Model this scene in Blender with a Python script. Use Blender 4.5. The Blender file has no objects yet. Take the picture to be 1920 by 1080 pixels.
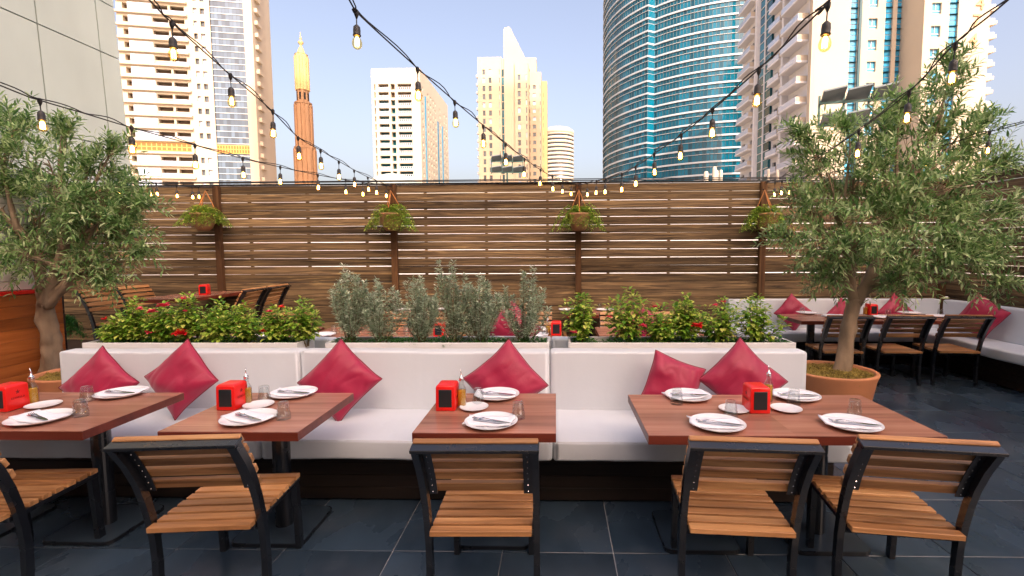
import bpy, bmesh, math, random
from mathutils import Vector, Matrix, noise
random.seed(7)
scene = bpy.context.scene
COL = scene.collection
R = math.radians
# ------------------------------------------------------------------ camera
F_PX, YAW, PITCH, ROLL, CAM_H, CX, CY = 918.1735, .0246420, .0755026, -.0048219, 1.627459, 1019.225, 540.0
_r = Vector((math.cos(YAW), math.sin(YAW), 0)); _f = Vector((-math.sin(YAW), math.cos(YAW), 0)); _z = Vector((0, 0, 1))
_fw = _f*math.cos(PITCH) - _z*math.sin(PITCH); _up = _f*math.sin(PITCH) + _z*math.cos(PITCH)
_r, _up = _r*math.cos(ROLL) + _up*math.sin(ROLL), -_r*math.sin(ROLL) + _up*math.cos(ROLL)
cam_d = bpy.data.cameras.new('camera'); cam = bpy.data.objects.new('camera', cam_d); COL.objects.link(cam)
cam.matrix_world = Matrix(((_r.x, _up.x, -_fw.x, 0), (_r.y, _up.y, -_fw.y, 0), (_r.z, _up.z, -_fw.z, CAM_H), (0, 0, 0, 1)))
cam_d.sensor_width = 36; cam_d.lens = 36*F_PX/1920; cam_d.shift_x = (960-CX)/1920
cam_d.clip_start = .05; cam_d.clip_end = 6000
scene.camera = cam
scene.render.resolution_x, scene.render.resolution_y = 1024, 576
# ------------------------------------------------------------------ sky, sun, exposure
SUN_EL, SUN_AZ = R(40), R(20)      # low evening sun behind the camera, a little to the right
world = bpy.data.worlds.new('World'); scene.world = world; world.use_nodes = True
wt = world.node_tree; sky = wt.nodes.new('ShaderNodeTexSky'); sky.sky_type = 'NISHITA'; sky.sun_disc = False
sky.sun_elevation = SUN_EL; sky.sun_rotation = math.pi - SUN_AZ
sky.air_density = 1.0; sky.dust_density = 7.5; sky.ozone_density = 2.0
bg = wt.nodes['Background']; bg.inputs['Strength'].default_value = .15
tint = wt.nodes.new('ShaderNodeMix'); tint.data_type = 'RGBA'; tint.blend_type = 'MULTIPLY'; tint.inputs[0].default_value = 1; tint.inputs[7].default_value = (1.18, .955, .84, 1)   # white balance
wt.links.new(sky.outputs['Color'], tint.inputs[6]); wt.links.new(tint.outputs[2], bg.inputs['Color'])
sun_d = bpy.data.lights.new('sun', 'SUN'); sun_d.energy = 2.2; sun_d.angle = R(.5); sun_d.color = (1, .90, .76)
sun = bpy.data.objects.new('sun', sun_d); COL.objects.link(sun)
_sd = Vector((-math.sin(SUN_AZ)*math.cos(SUN_EL), math.cos(SUN_AZ)*math.cos(SUN_EL), -math.sin(SUN_EL)))   # direction of travel
sun.rotation_euler = _sd.to_track_quat('-Z', 'Y').to_euler()
vs = scene.view_settings; vs.view_transform = 'Standard'; vs.look = 'None'; vs.gamma = 1; vs.use_curve_mapping = False
vs.exposure = 1.45

# ------------------------------------------------------------------ helpers
def ray(px, py):
    x = (px-CX)/F_PX; u = -(py-CY)/F_PX
    return _fw + _r*x + _up*u
def at(px, py, Y):                       # the point at depth Y seen in that direction
    d = ray(px, py); return Vector((0, 0, CAM_H)) + d*(Y/d.y)
def atz(px, py, z):
    d = ray(px, py); return Vector((0, 0, CAM_H)) + d*((z-CAM_H)/d.z)
def atplane(px, py, A, B):               # on the vertical plane through plan points A and B
    d = ray(px, py); n = Vector((B[1]-A[1], -(B[0]-A[0]), 0)); O = Vector((0, 0, CAM_H))
    return O + d*((Vector((A[0], A[1], 0)) - O).dot(n)/d.dot(n))
def S(r, g, b):
    def f(c):
        c /= 255.; return c/12.92 if c <= .04045 else ((c+.055)/1.055)**2.4
    return (f(r), f(g), f(b), 1)

class MB:
    def __init__(s): s.v = []; s.f = []
    def add(s, v, f):
        n = len(s.v); s.v += [tuple(p) for p in v]; s.f += [tuple(i+n for i in q) for q in f]; return s
    def box(s, x0, x1, y0, y1, z0, z1, M=None):
        v = [Vector((x, y, z)) for z in (z0, z1) for y in (y0, y1) for x in (x0, x1)]
        if M: v = [M @ p for p in v]
        return s.add(v, [(0, 2, 3, 1), (4, 5, 7, 6), (0, 1, 5, 4), (2, 6, 7, 3), (0, 4, 6, 2), (1, 3, 7, 5)])
    def cbox(s, x0, x1, y0, y1, z0, z1, b=.003, M=None):       # chamfered box, 44 triangles
        c = ((x0+x1)/2, (y0+y1)/2, (z0+z1)/2); h = ((x1-x0)/2, (y1-y0)/2, (z1-z0)/2); V = []; idx = {}
        for sx in (-1, 1):
            for sy in (-1, 1):
                for sz in (-1, 1):
                    for a in range(3):
                        q = [sx*h[0], sy*h[1], sz*h[2]]
                        for k in range(3):
                            if k != a: q[k] -= (sx, sy, sz)[k]*b
                        idx[(sx, sy, sz, a)] = len(V); p = Vector((c[0]+q[0], c[1]+q[1], c[2]+q[2])); V.append(M @ p if M else p)
        Fc = []
        for a in range(3):
            o = [k for k in range(3) if k != a]
            for sg in (-1, 1):
                def key(p, q):
                    t = [0, 0, 0]; t[a] = sg; t[o[0]] = p; t[o[1]] = q; return idx[(t[0], t[1], t[2], a)]
                q = [key(-1, -1), key(1, -1), key(1, 1), key(-1, 1)]
                if (sg > 0) == (a == 1): q.reverse()
                Fc.append(tuple(q))
        for a in range(3):                                      # edges parallel to axis a
            o = [k for k in range(3) if k != a]
            for p in (-1, 1):
                for q in (-1, 1):
                    def key(e, ax):
                        t = [0, 0, 0]; t[a] = e; t[o[0]] = p; t[o[1]] = q; return idx[(t[0], t[1], t[2], ax)]
                    qd = [key(-1, o[0]), key(1, o[0]), key(1, o[1]), key(-1, o[1])]
                    Fc.append(tuple(qd))
        for sx in (-1, 1):
            for sy in (-1, 1):
                for sz in (-1, 1):
                    Fc.append(tuple(idx[(sx, sy, sz, a)] for a in range(3)))
        return s.add(V, Fc)
    def tube(s, pts, rad, n=8, cap=True, jit=None):
        pts = [Vector(p) for p in pts]
        if not isinstance(rad, (list, tuple)): rad = [rad]*len(pts)
        t0 = (pts[1]-pts[0]).normalized(); ref = Vector((1, 0, 0)) if abs(t0.x) < .8 else Vector((0, 1, 0))
        u = t0.cross(ref).normalized(); V = []; Fc = []
        for i, p in enumerate(pts):
            t = (pts[min(i+1, len(pts)-1)] - pts[max(i-1, 0)])
            t = t.normalized() if t.length > 1e-9 else t0
            u = (u - t*u.dot(t)).normalized(); w = t.cross(u)
            for k in range(n):
                a = 2*math.pi*k/n; r = rad[i]*(jit(p, a) if jit else 1)
                V.append(p + (u*math.cos(a) + w*math.sin(a))*r)
        for i in range(len(pts)-1):
            for k in range(n):
                Fc.append((i*n+k, i*n+(k+1) % n, (i+1)*n+(k+1) % n, (i+1)*n+k))
        if cap: Fc.append(tuple(reversed(range(n)))); Fc.append(tuple((len(pts)-1)*n+k for k in range(n)))
        return s.add(V, Fc)
    def bar(s, pts, w, d):                # rectangular bar swept along a path in the yz plane: w along x, d in the plane
        pts = [Vector(p) for p in pts]; V = []; Fc = []
        for i, p in enumerate(pts):
            t = (pts[min(i+1, len(pts)-1)] - pts[max(i-1, 0)]).normalized(); nn = Vector((0, -t.z, t.y))
            for a, b_ in ((-1, -1), (1, -1), (1, 1), (-1, 1)): V.append(p + Vector((a*w/2, 0, 0)) + nn*(b_*d/2))
        for i in range(len(pts)-1):
            for k in range(4): Fc.append((i*4+k, i*4+(k+1) % 4, i*4+4+(k+1) % 4, i*4+4+k))
        Fc += [(3, 2, 1, 0), tuple(len(V)-4+k for k in range(4))]
        return s.add(V, Fc)
    def lathe(s, prof, n=24, M=None, fac=None):
        V = []; Fc = []
        for (r, z) in prof:
            for k in range(n):
                a = 2*math.pi*k/n; rr = r*(fac(k, z) if fac else 1); p = Vector((rr*math.cos(a), rr*math.sin(a), z)); V.append(M @ p if M else p)
        for i in range(len(prof)-1):
            for k in range(n): Fc.append((i*n+k, i*n+(k+1) % n, (i+1)*n+(k+1) % n, (i+1)*n+k))
        if prof[0][0] > 1e-5: Fc.append(tuple(reversed(range(n))))
        if prof[-1][0] > 1e-5: Fc.append(tuple((len(prof)-1)*n+k for k in range(n)))
        return s.add(V, Fc)
    def prism(s, poly, z0, z1, M=None):    # plan polygon extruded upward
        n = len(poly); V = [Vector((x, y, z)) for z in (z0, z1) for x, y in poly]
        if M: V = [M @ p for p in V]
        return s.add(V, [tuple(reversed(range(n))), tuple(range(n, 2*n))] + [(k, (k+1) % n, n+(k+1) % n, n+k) for k in range(n)])
    def mesh(s, name, m, smooth=False):
        me = bpy.data.meshes.new(name); me.from_pydata(s.v, [], s.f)
        bm = bmesh.new(); bm.from_mesh(me); bmesh.ops.recalc_face_normals(bm, faces=bm.faces); bm.to_mesh(me); bm.free()
        if smooth: me.shade_smooth()
        if m: me.materials.append(m)
        return me
    def raw(s, name, m, smooth=False):
        me = bpy.data.meshes.new(name); me.from_pydata(s.v, [], s.f)
        if smooth: me.shade_smooth()
        if m: me.materials.append(m)
        return me
    def build(s, name, m, parent=None, smooth=False, loc=(0, 0, 0), raw=False):
        return inst(name, s.raw(name, m, smooth) if raw else s.mesh(name, m, smooth), parent, loc)
def inst(name, me, parent=None, loc=(0, 0, 0), rot=(0, 0, 0)):
    o = bpy.data.objects.new(name, me); COL.objects.link(o); o.parent = parent; o.location = loc; o.rotation_euler = rot; return o
def tag(o, label, cat, group=None):
    o['label'] = label; o['category'] = cat
    if group: o['group'] = group
    return o
def struct(o): o['kind'] = 'structure'; return o
def stuff(o): o['kind'] = 'stuff'; return o
def thing(name, label, cat, loc=(0, 0, 0), rz=0, group=None):
    o = bpy.data.objects.new(name, None); COL.objects.link(o); o.location = loc; o.rotation_euler = (0, 0, rz); o.empty_display_size = .1
    return tag(o, label, cat, group)
def copy_thing(src, label, loc, rz=0, group=None):
    def cp(o, parent):
        c = o.copy(); COL.objects.link(c); c.parent = parent
        for ch in o.children: cp(ch, c)
        return c
    c = cp(src, None); c.location = loc; c.rotation_euler = (0, 0, rz); c['label'] = label
    if group: c['group'] = group
    return c
def rbox(name, m, dims, bev, seg=4, parent=None, loc=(0, 0, 0), cuts=0, fn=None):     # rounded cushion-like box
    bm = bmesh.new(); bmesh.ops.create_cube(bm, size=1)
    for v in bm.verts: v.co = Vector((v.co.x*dims[0], v.co.y*dims[1], v.co.z*dims[2]))
    if cuts:
        bmesh.ops.subdivide_edges(bm, edges=[e for e in bm.edges if abs((e.verts[0].co-e.verts[1].co).x) > 1e-4], cuts=cuts, use_grid_fill=True)
    sharp = [e for e in bm.edges if len(e.link_faces) == 2 and e.calc_face_angle(0) > .5]
    bmesh.ops.bevel(bm, geom=sharp, offset=bev, segments=seg, profile=.5, affect='EDGES', clamp_overlap=True)
    if fn:
        for v in bm.verts: v.co = fn(v.co)
    me = bpy.data.meshes.new(name); bm.to_mesh(me); bm.free(); me.shade_smooth(); me.materials.append(m)
    return inst(name, me, parent, loc)

# ------------------------------------------------------------------ materials
def new_mat(name):
    m = bpy.data.materials.new(name); m.use_nodes = True; nt = m.node_tree; return m, nt, nt.nodes['Principled BSDF']
def N(nt, t, **kw):
    n = nt.nodes.new(t)
    for k, v in kw.items(): setattr(n, k, v)
    return n
def mat(name, col, rough=.5, metal=0, spec=.5, var=.0, vscale=8, bump=0, bscale=60, island=0, objvar=0, sheen=0, coords='Object', stretch=(1, 1, 1)):
    m, nt, b = new_mat(name); L = nt.links.new
    b.inputs['Base Color'].default_value = col; b.inputs['Roughness'].default_value = rough; b.inputs['Metallic'].default_value = metal
    b.inputs['Specular IOR Level'].default_value = spec
    if sheen: b.inputs['Sheen Weight'].default_value = sheen
    tc = N(nt, 'ShaderNodeTexCoord'); mp = N(nt, 'ShaderNodeMapping'); mp.inputs['Scale'].default_value = stretch; L(tc.outputs[coords], mp.inputs['Vector'])
    src = None
    if var:
        nz = N(nt, 'ShaderNodeTexNoise'); nz.inputs['Scale'].default_value = vscale; nz.inputs['Detail'].default_value = 5; L(mp.outputs[0], nz.inputs['Vector'])
        mr = N(nt, 'ShaderNodeMapRange'); mr.inputs[1].default_value = .25; mr.inputs[2].default_value = .75; mr.inputs[3].default_value = 1-var; mr.inputs[4].default_value = 1+var
        L(nz.outputs['Fac'], mr.inputs[0]); src = mr.outputs[0]
        rr = N(nt, 'ShaderNodeMapRange'); rr.inputs[3].default_value = max(0, rough-.08); rr.inputs[4].default_value = min(1, rough+.08); L(nz.outputs['Fac'], rr.inputs[0]); L(rr.outputs[0], b.inputs['Roughness'])
    if island or objvar:
        if island: g = N(nt, 'ShaderNodeNewGeometry'); o = g.outputs['Random Per Island']; amt = island
        else: g = N(nt, 'ShaderNodeObjectInfo'); o = g.outputs['Random']; amt = objvar
        mr = N(nt, 'ShaderNodeMapRange'); mr.inputs[3].default_value = 1-amt; mr.inputs[4].default_value = 1+amt; L(o, mr.inputs[0])
        if src: mm = N(nt, 'ShaderNodeMath', operation='MULTIPLY'); L(src, mm.inputs[0]); L(mr.outputs[0], mm.inputs[1]); src = mm.outputs[0]
        else: src = mr.outputs[0]
    if src:
        hs = N(nt, 'ShaderNodeHueSaturation'); hs.inputs['Color'].default_value = col; L(src, hs.inputs['Value']); L(hs.outputs[0], b.inputs['Base Color'])
    if bump:
        nz = N(nt, 'ShaderNodeTexNoise'); nz.inputs['Scale'].default_value = bscale; nz.inputs['Detail'].default_value = 4; L(mp.outputs[0], nz.inputs['Vector'])
        bp = N(nt, 'ShaderNodeBump'); bp.inputs['Strength'].default_value = bump; bp.inputs['Distance'].default_value = .01; L(nz.outputs['Fac'], bp.inputs['Height']); L(bp.outputs[0], b.inputs['Normal'])
    return m
def wood(name, cols, scale=6, stretch=(.12, 1, 1), rough=.5, bump=.2, objvar=.25, dist=1.2, spec=.4, huevar=0):
    m, nt, b = new_mat(name); L = nt.links.new
    tc = N(nt, 'ShaderNodeTexCoord'); oi = N(nt, 'ShaderNodeObjectInfo')
    mu = N(nt, 'ShaderNodeVectorMath', operation='SCALE'); mu.inputs[0].default_value = (41.3, 17.7, 29.1); L(oi.outputs['Random'], mu.inputs['Scale'])
    ad = N(nt, 'ShaderNodeVectorMath', operation='ADD'); L(tc.outputs['Object'], ad.inputs[0]); L(mu.outputs[0], ad.inputs[1])
    mp = N(nt, 'ShaderNodeMapping'); mp.inputs['Scale'].default_value = stretch; L(ad.outputs[0], mp.inputs['Vector'])
    n1 = N(nt, 'ShaderNodeTexNoise'); n1.inputs['Scale'].default_value = scale; n1.inputs['Detail'].default_value = 8; n1.inputs['Roughness'].default_value = .65; n1.inputs['Distortion'].default_value = dist; L(mp.outputs[0], n1.inputs['Vector'])
    cr = N(nt, 'ShaderNodeValToRGB'); el = cr.color_ramp.elements
    el[0].position = .28; el[0].color = cols[0]; el[1].position = .75; el[1].color = cols[-1]
    for i, c in enumerate(cols[1:-1]): e = el.new(.28+.47*(i+1)/(len(cols)-1)); e.color = c
    L(n1.outputs['Fac'], cr.inputs[0])
    mr = N(nt, 'ShaderNodeMapRange'); mr.inputs[3].default_value = 1-objvar; mr.inputs[4].default_value = 1+objvar; L(oi.outputs['Random'], mr.inputs[0])
    n2 = N(nt, 'ShaderNodeTexNoise'); n2.inputs['Scale'].default_value = scale*.35; n2.inputs['Detail'].default_value = 3; L(mp.outputs[0], n2.inputs['Vector'])
    m2 = N(nt, 'ShaderNodeMapRange'); m2.inputs[1].default_value = .3; m2.inputs[2].default_value = .7; m2.inputs[3].default_value = .72; m2.inputs[4].default_value = 1.2; L(n2.outputs['Fac'], m2.inputs[0])
    mm = N(nt, 'ShaderNodeMath', operation='MULTIPLY'); L(mr.outputs[0], mm.inputs[0]); L(m2.outputs[0], mm.inputs[1])
    hs = N(nt, 'ShaderNodeHueSaturation'); L(cr.outputs[0], hs.inputs['Color']); L(mm.outputs[0], hs.inputs['Value']); L(hs.outputs[0], b.inputs['Base Color'])
    b.inputs['Roughness'].default_value = rough; b.inputs['Specular IOR Level'].default_value = spec
    bp = N(nt, 'ShaderNodeBump'); bp.inputs['Strength'].default_value = bump; bp.inputs['Distance'].default_value = .004; L(n1.outputs['Fac'], bp.inputs['Height']); L(bp.outputs[0], b.inputs['Normal'])
    return m
def leafmat(name, c1, c2, c3, rough=.45, trans=.15):
    m, nt, b = new_mat(name); L = nt.links.new; g = N(nt, 'ShaderNodeNewGeometry'); cr = N(nt, 'ShaderNodeValToRGB'); el = cr.color_ramp.elements
    el[0].position = 0; el[0].color = c1; el[1].position = 1; el[1].color = c3; e = el.new(.55); e.color = c2
    L(g.outputs['Random Per Island'], cr.inputs[0]); L(cr.outputs[0], b.inputs['Base Color']); b.inputs['Roughness'].default_value = rough
    tr = N(nt, 'ShaderNodeBsdfTranslucent'); L(cr.outputs[0], tr.inputs['Color']); mx = N(nt, 'ShaderNodeMixShader'); mx.inputs[0].default_value = trans
    L(b.outputs[0], mx.inputs[1]); L(tr.outputs[0], mx.inputs[2]); L(mx.outputs[0], nt.nodes['Material Output'].inputs['Surface'])
    return m
def glass(name, col, rough=0.0, ior=1.45):
    m, nt, b = new_mat(name); b.inputs['Base Color'].default_value = col; b.inputs['Roughness'].default_value = rough; b.inputs['IOR'].default_value = ior; b.inputs['Transmission Weight'].default_value = 1; return m
def thin_glass(name, col):                 # thin-walled clear glass: straight-through light plus Fresnel reflection
    m, nt, b = new_mat(name); L = nt.links.new; nt.nodes.remove(b); lw = N(nt, 'ShaderNodeLayerWeight'); lw.inputs['Blend'].default_value = .5; pw = N(nt, 'ShaderNodeMath', operation='POWER'); pw.inputs[1].default_value = 3.5; L(lw.outputs['Facing'], pw.inputs[0])
    fr = N(nt, 'ShaderNodeMapRange'); fr.inputs[3].default_value = .05; fr.inputs[4].default_value = .75; L(pw.outputs[0], fr.inputs[0])
    tr = N(nt, 'ShaderNodeBsdfTransparent'); tr.inputs['Color'].default_value = col; gl = N(nt, 'ShaderNodeBsdfGlossy'); gl.inputs['Roughness'].default_value = .02
    mx = N(nt, 'ShaderNodeMixShader'); L(fr.outputs[0], mx.inputs[0]); L(tr.outputs[0], mx.inputs[1]); L(gl.outputs[0], mx.inputs[2]); L(mx.outputs[0], nt.nodes['Material Output'].inputs['Surface']); return m
def emis(name, col, st):
    m, nt, b = new_mat(name); b.inputs['Base Color'].default_value = col; b.inputs['Emission Color'].default_value = col; b.inputs['Emission Strength'].default_value = st; return m

M = {}
M['black'] = mat('black_metal', (.008, .010, .014, 1), .28, spec=.5, var=.06, vscale=5)
M['black'].node_tree.nodes['Principled BSDF'].inputs['IOR'].default_value = 1.75
M['plate'] = mat('plate_sheen', (.030, .048, .068, 1), .30, spec=.6, var=.2, vscale=6)  # bluish tint stands in for sheen on the table base tops
M['teak'] = wood('teak', [S(116, 76, 44), S(186, 134, 86), S(216, 170, 118)], 9, (.1, 1.3, 1.3), .42, .2, .26)
M['table'] = wood('table_laminate', [S(132, 84, 70), S(170, 118, 98), S(188, 138, 116)], 14, (.05, 1, 1), .24, .03, .06, dist=.4, spec=.5)
M['tedge'] = wood('table_edge', [S(84, 34, 24), S(112, 50, 36), S(126, 62, 46)], 14, (.05, 1, 1), .38, .05, .06, dist=.4)
M['cloth'] = mat('bench_vinyl', S(210, 217, 224), .5, var=.045, vscale=2.0, bump=.28, bscale=7, spec=.4)
M['piping'] = mat('piping', S(186, 190, 194), .6)
M['seam'] = mat('pillow_seam', S(128, 8, 40), .6)
M['white'] = mat('white_lacquer', S(224, 224, 224), .45, var=.03, vscale=3, bump=.03, bscale=20)
M['pillow'] = mat('crimson_satin', S(160, 14, 62), .52, var=.10, vscale=6, bump=.35, bscale=10, sheen=.3)
M['fence'] = wood('fence_wood', [S(36, 31, 26), S(90, 75, 57), S(128, 107, 78), S(196, 168, 114)], 9, (.06, 1, 1.7), .75, .7, .36, dist=2.6, spec=.2)
M['post'] = wood('post_wood', [S(52, 38, 28), S(92, 66, 44), S(120, 90, 60)], 7, (1, 1, .08), .75, .4, .1, spec=.2)
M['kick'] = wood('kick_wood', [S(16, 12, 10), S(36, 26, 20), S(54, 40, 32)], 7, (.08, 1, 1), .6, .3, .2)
M['tile'] = mat('slate_tile', (.029, .050, .075, 1), .27, var=.35, vscale=3.2, bump=.05, bscale=24, objvar=.25, spec=.55, stretch=(1, .5, 1))
def scuff(m):                              # pale dust specks and drag marks on the slate
    nt = m.node_tree; L = nt.links.new; b = nt.nodes['Principled BSDF']; src = b.inputs['Base Color'].links[0].from_socket
    tc = N(nt, 'ShaderNodeTexCoord'); oi = N(nt, 'ShaderNodeObjectInfo'); mu = N(nt, 'ShaderNodeVectorMath', operation='SCALE'); mu.inputs[0].default_value = (31, 53, 7); L(oi.outputs['Random'], mu.inputs['Scale'])
    ad = N(nt, 'ShaderNodeVectorMath', operation='ADD'); L(tc.outputs['Object'], ad.inputs[0]); L(mu.outputs[0], ad.inputs[1])
    v = N(nt, 'ShaderNodeTexVoronoi'); v.inputs['Scale'].default_value = 15; L(ad.outputs[0], v.inputs['Vector'])
    m1 = N(nt, 'ShaderNodeMapRange'); m1.inputs[1].default_value = .03; m1.inputs[2].default_value = .10; m1.inputs[3].default_value = .9; m1.inputs[4].default_value = 0; L(v.outputs['Distance'], m1.inputs[0])
    gz = N(nt, 'ShaderNodeTexNoise'); gz.inputs['Scale'].default_value = 2.6; gz.inputs['Detail'].default_value = 6; L(ad.outputs[0], gz.inputs['Vector'])
    m2 = N(nt, 'ShaderNodeMapRange'); m2.inputs[1].default_value = .52; m2.inputs[2].default_value = .72; L(gz.outputs['Fac'], m2.inputs[0])
    mp = N(nt, 'ShaderNodeMapping'); mp.inputs['Scale'].default_value = (2, 60, 1); mp.inputs['Rotation'].default_value = (0, 0, .7); L(ad.outputs[0], mp.inputs['Vector'])
    sz = N(nt, 'ShaderNodeTexNoise'); sz.inputs['Scale'].default_value = 2; sz.inputs['Detail'].default_value = 3; L(mp.outputs[0], sz.inputs['Vector'])
    m3 = N(nt, 'ShaderNodeMapRange'); m3.inputs[1].default_value = .68; m3.inputs[2].default_value = .78; m3.inputs[4].default_value = .8; L(sz.outputs['Fac'], m3.inputs[0])
    mx = N(nt, 'ShaderNodeMath', operation='MAXIMUM'); L(m1.outputs[0], mx.inputs[0]); L(m3.outputs[0], mx.inputs[1])
    ml = N(nt, 'ShaderNodeMath', operation='MULTIPLY'); L(mx.outputs[0], ml.inputs[0]); L(m2.outputs[0], ml.inputs[1])
    a2 = N(nt, 'ShaderNodeMath', operation='MULTIPLY_ADD'); a2.inputs[1].default_value = .22; L(m2.outputs[0], a2.inputs[0]); L(ml.outputs[0], a2.inputs[2]); a2.use_clamp = True
    mc = N(nt, 'ShaderNodeMix', data_type='RGBA'); L(a2.outputs[0], mc.inputs[0]); L(src, mc.inputs[6]); mc.inputs[7].default_value = (.13, .14, .15, 1); L(mc.outputs[2], b.inputs['Base Color'])
scuff(M['tile'])
M['grout'] = mat('grout', S(176, 178, 180), .9, var=.15, vscale=5)
M['terra'] = mat('terracotta', S(198, 134, 94), .7, var=.08, vscale=5, bump=.15, bscale=80)
M['moss'] = mat('moss', S(150, 130, 62), .95, island=.35)
M['soil'] = mat('soil', S(58, 44, 34), .95, var=.4, vscale=40, bump=.8, bscale=60)
M['bark'] = mat('olive_bark', S(142, 124, 104), .85, var=.35, vscale=9, bump=.7, bscale=30, stretch=(1, 1, .45))
M['twig'] = mat('twig', S(120, 104, 78), .8, var=.2)
M['olive'] = leafmat('olive_leaf', S(68, 112, 60), S(140, 176, 106), S(212, 226, 178), .36, .36)
M['fruit'] = mat('olive_fruit', S(30, 22, 34), .3, island=.4)
M['shrub'] = leafmat('shrub_leaf', S(76, 134, 38), S(148, 188, 58), S(222, 222, 118), .5, .3)
M['herb'] = leafmat('herb_leaf', S(126, 150, 120), S(178, 196, 168), S(224, 232, 214), .7, .2)
M['cover'] = leafmat('cover_leaf', S(28, 80, 34), S(50, 118, 44), S(96, 160, 66), .5, .25)
M['fern'] = leafmat('fern_leaf', S(80, 128, 34), S(136, 174, 58), S(200, 208, 96), .6, .3)
M['flower'] = leafmat('flower', S(214, 30, 70), S(230, 60, 96), S(240, 110, 130), .6, .3)
M['redflower'] = leafmat('red_flower', S(200, 14, 24), S(224, 22, 36), S(236, 50, 50), .6, .2)
M['china'] = mat('china', S(236, 236, 238), .18, spec=.6)
M['napkin'] = mat('napkin', S(240, 240, 246), .85, bump=.15, bscale=120)
M['steel'] = mat('steel', S(200, 205, 212), .18, metal=1, var=.05)
M['glass'] = thin_glass('tumbler_glass', (.93, .95, .95, 1))
M['red'] = mat('red_plastic', S(232, 30, 26), .3, spec=.5, var=.04, vscale=10)
M['redprint'] = mat('print_dark_red', S(132, 12, 14), .4)
M['screen'] = mat('dispenser_face', S(38, 40, 44), .35, var=.15, vscale=14)
M['oil'] = glass('olive_oil', (.86, .50, .05, 1), 0, 1.3); M['oil'].node_tree.nodes['Principled BSDF'].inputs['Transmission Weight'].default_value = .55
M['chrome'] = mat('chrome', (.75, .75, .78, 1), .12, metal=1)
M['cable'] = mat('cable_rubber', (.014, .014, .015, 1), .55)
M['socket'] = mat('socket', (.03, .03, .032, 1), .5, var=.2, vscale=60)
M['bulb'] = thin_glass('bulb_glass', (1, .84, .52, 1))

M['filament'] = emis('filament', (1, .58, .18, 1), 22)
M['clay'] = mat('clay_pot', S(150, 116, 84), .85, var=.2, vscale=14, bump=.3, bscale=60)
M['rope'] = mat('rope', S(176, 118, 66), .9, bump=.6, bscale=200)
M['kiosk'] = wood('kiosk_wood', [S(126, 66, 28), S(172, 98, 46), S(192, 118, 62)], 5, (1, .09, 1), .45, .2, .1, dist=2)
M['wtile'] = mat('white_tile', S(226, 226, 224), .25, objvar=.05)
M['tgrout'] = mat('tile_grout', S(166, 166, 166), .9)
M['facade'] = mat('facade_panel', S(184, 196, 190), .34, var=.09, vscale=.9, stretch=(1, 1.2, .5), bump=.03, bscale=2)
M['gap'] = mat('shadow_gap', (.01, .01, .01, 1), .9)
M['deck'] = wood('deck_wood', [S(24, 18, 15), S(50, 36, 28), S(70, 52, 40)], 7, (.08, 1, 1), .7, .3, .2)
M['concrete'] = mat('concrete', S(168, 162, 152), .9, var=.15, vscale=.6)
M['ground'] = mat('city_ground', S(178, 168, 150), .95, var=.2, vscale=.02)
M['bark2'] = M['twig']
# towers
M['cream'] = mat('cream_render', S(186, 172, 154), .85, var=.05, vscale=.12)
M['cream2'] = mat('pale_render', S(186, 176, 160), .85, var=.05, vscale=.12)
M['sand'] = mat('sand_render', S(186, 172, 150), .85, var=.05, vscale=.12)
M['yellow'] = mat('yellow_render', S(188, 164, 118), .85, var=.05, vscale=.12)
M['twhite'] = mat('white_render', S(206, 204, 206), .8, var=.04, vscale=.12)
M['pane'] = mat('dark_pane', S(64, 72, 80), .12, spec=.8, objvar=.65)
M['bluepane'] = mat('blue_pane', S(58, 140, 178), .1, spec=.4, objvar=.3)
M['tealpane'] = mat('teal_pane', S(18, 84, 98), .1, spec=.4, objvar=.5)
M['teal'] = mat('teal_curtain', S(4, 84, 108), .06, spec=.5, island=.5)
M['spandrel'] = mat('spandrel', S(178, 186, 194), .5)
M['cwall'] = mat('grey_blue_curtain', S(74, 92, 112), .08, spec=.9, island=.45)
M['paleglass'] = mat('pale_glass', S(176, 186, 206), .15, spec=.8, objvar=.1)
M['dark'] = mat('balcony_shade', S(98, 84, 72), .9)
M['gold'] = mat('gold_trim', S(206, 164, 84), .6)
M['amberpane'] = mat('amber_pane', S(146, 96, 40), .15, spec=.8)
M['line'] = mat('white_line', S(210, 210, 212), .6)
M['minbase'] = mat('minaret_stone', S(150, 116, 86), .8, var=.12, vscale=.4)
M['minsunlit'] = mat('minaret_sunlit_gold', S(190, 164, 112), .5)  # paler gold than the shaft: sunlight on the top put into the colour
M['mull'] = mat('mullion', (.02, .05, .06, 1), .4)
M['green_steel'] = mat('green_steel', S(50, 84, 80), .5)
M['lamp_panel'] = mat('lamp_panel', S(92, 100, 104), .5)
M['dome'] = mat('dome_canvas', S(176, 180, 172), .8)
M['digit'] = mat('digit_sign', S(206, 156, 110), .6)

# ================================================================== SETTING
g = MB().add([(-2500, -2500, -12), (2500, -2500, -12), (2500, 3500, -12), (-2500, 3500, -12)], [(0, 1, 2, 3)]).build('ground', M['ground']); struct(g)
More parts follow.
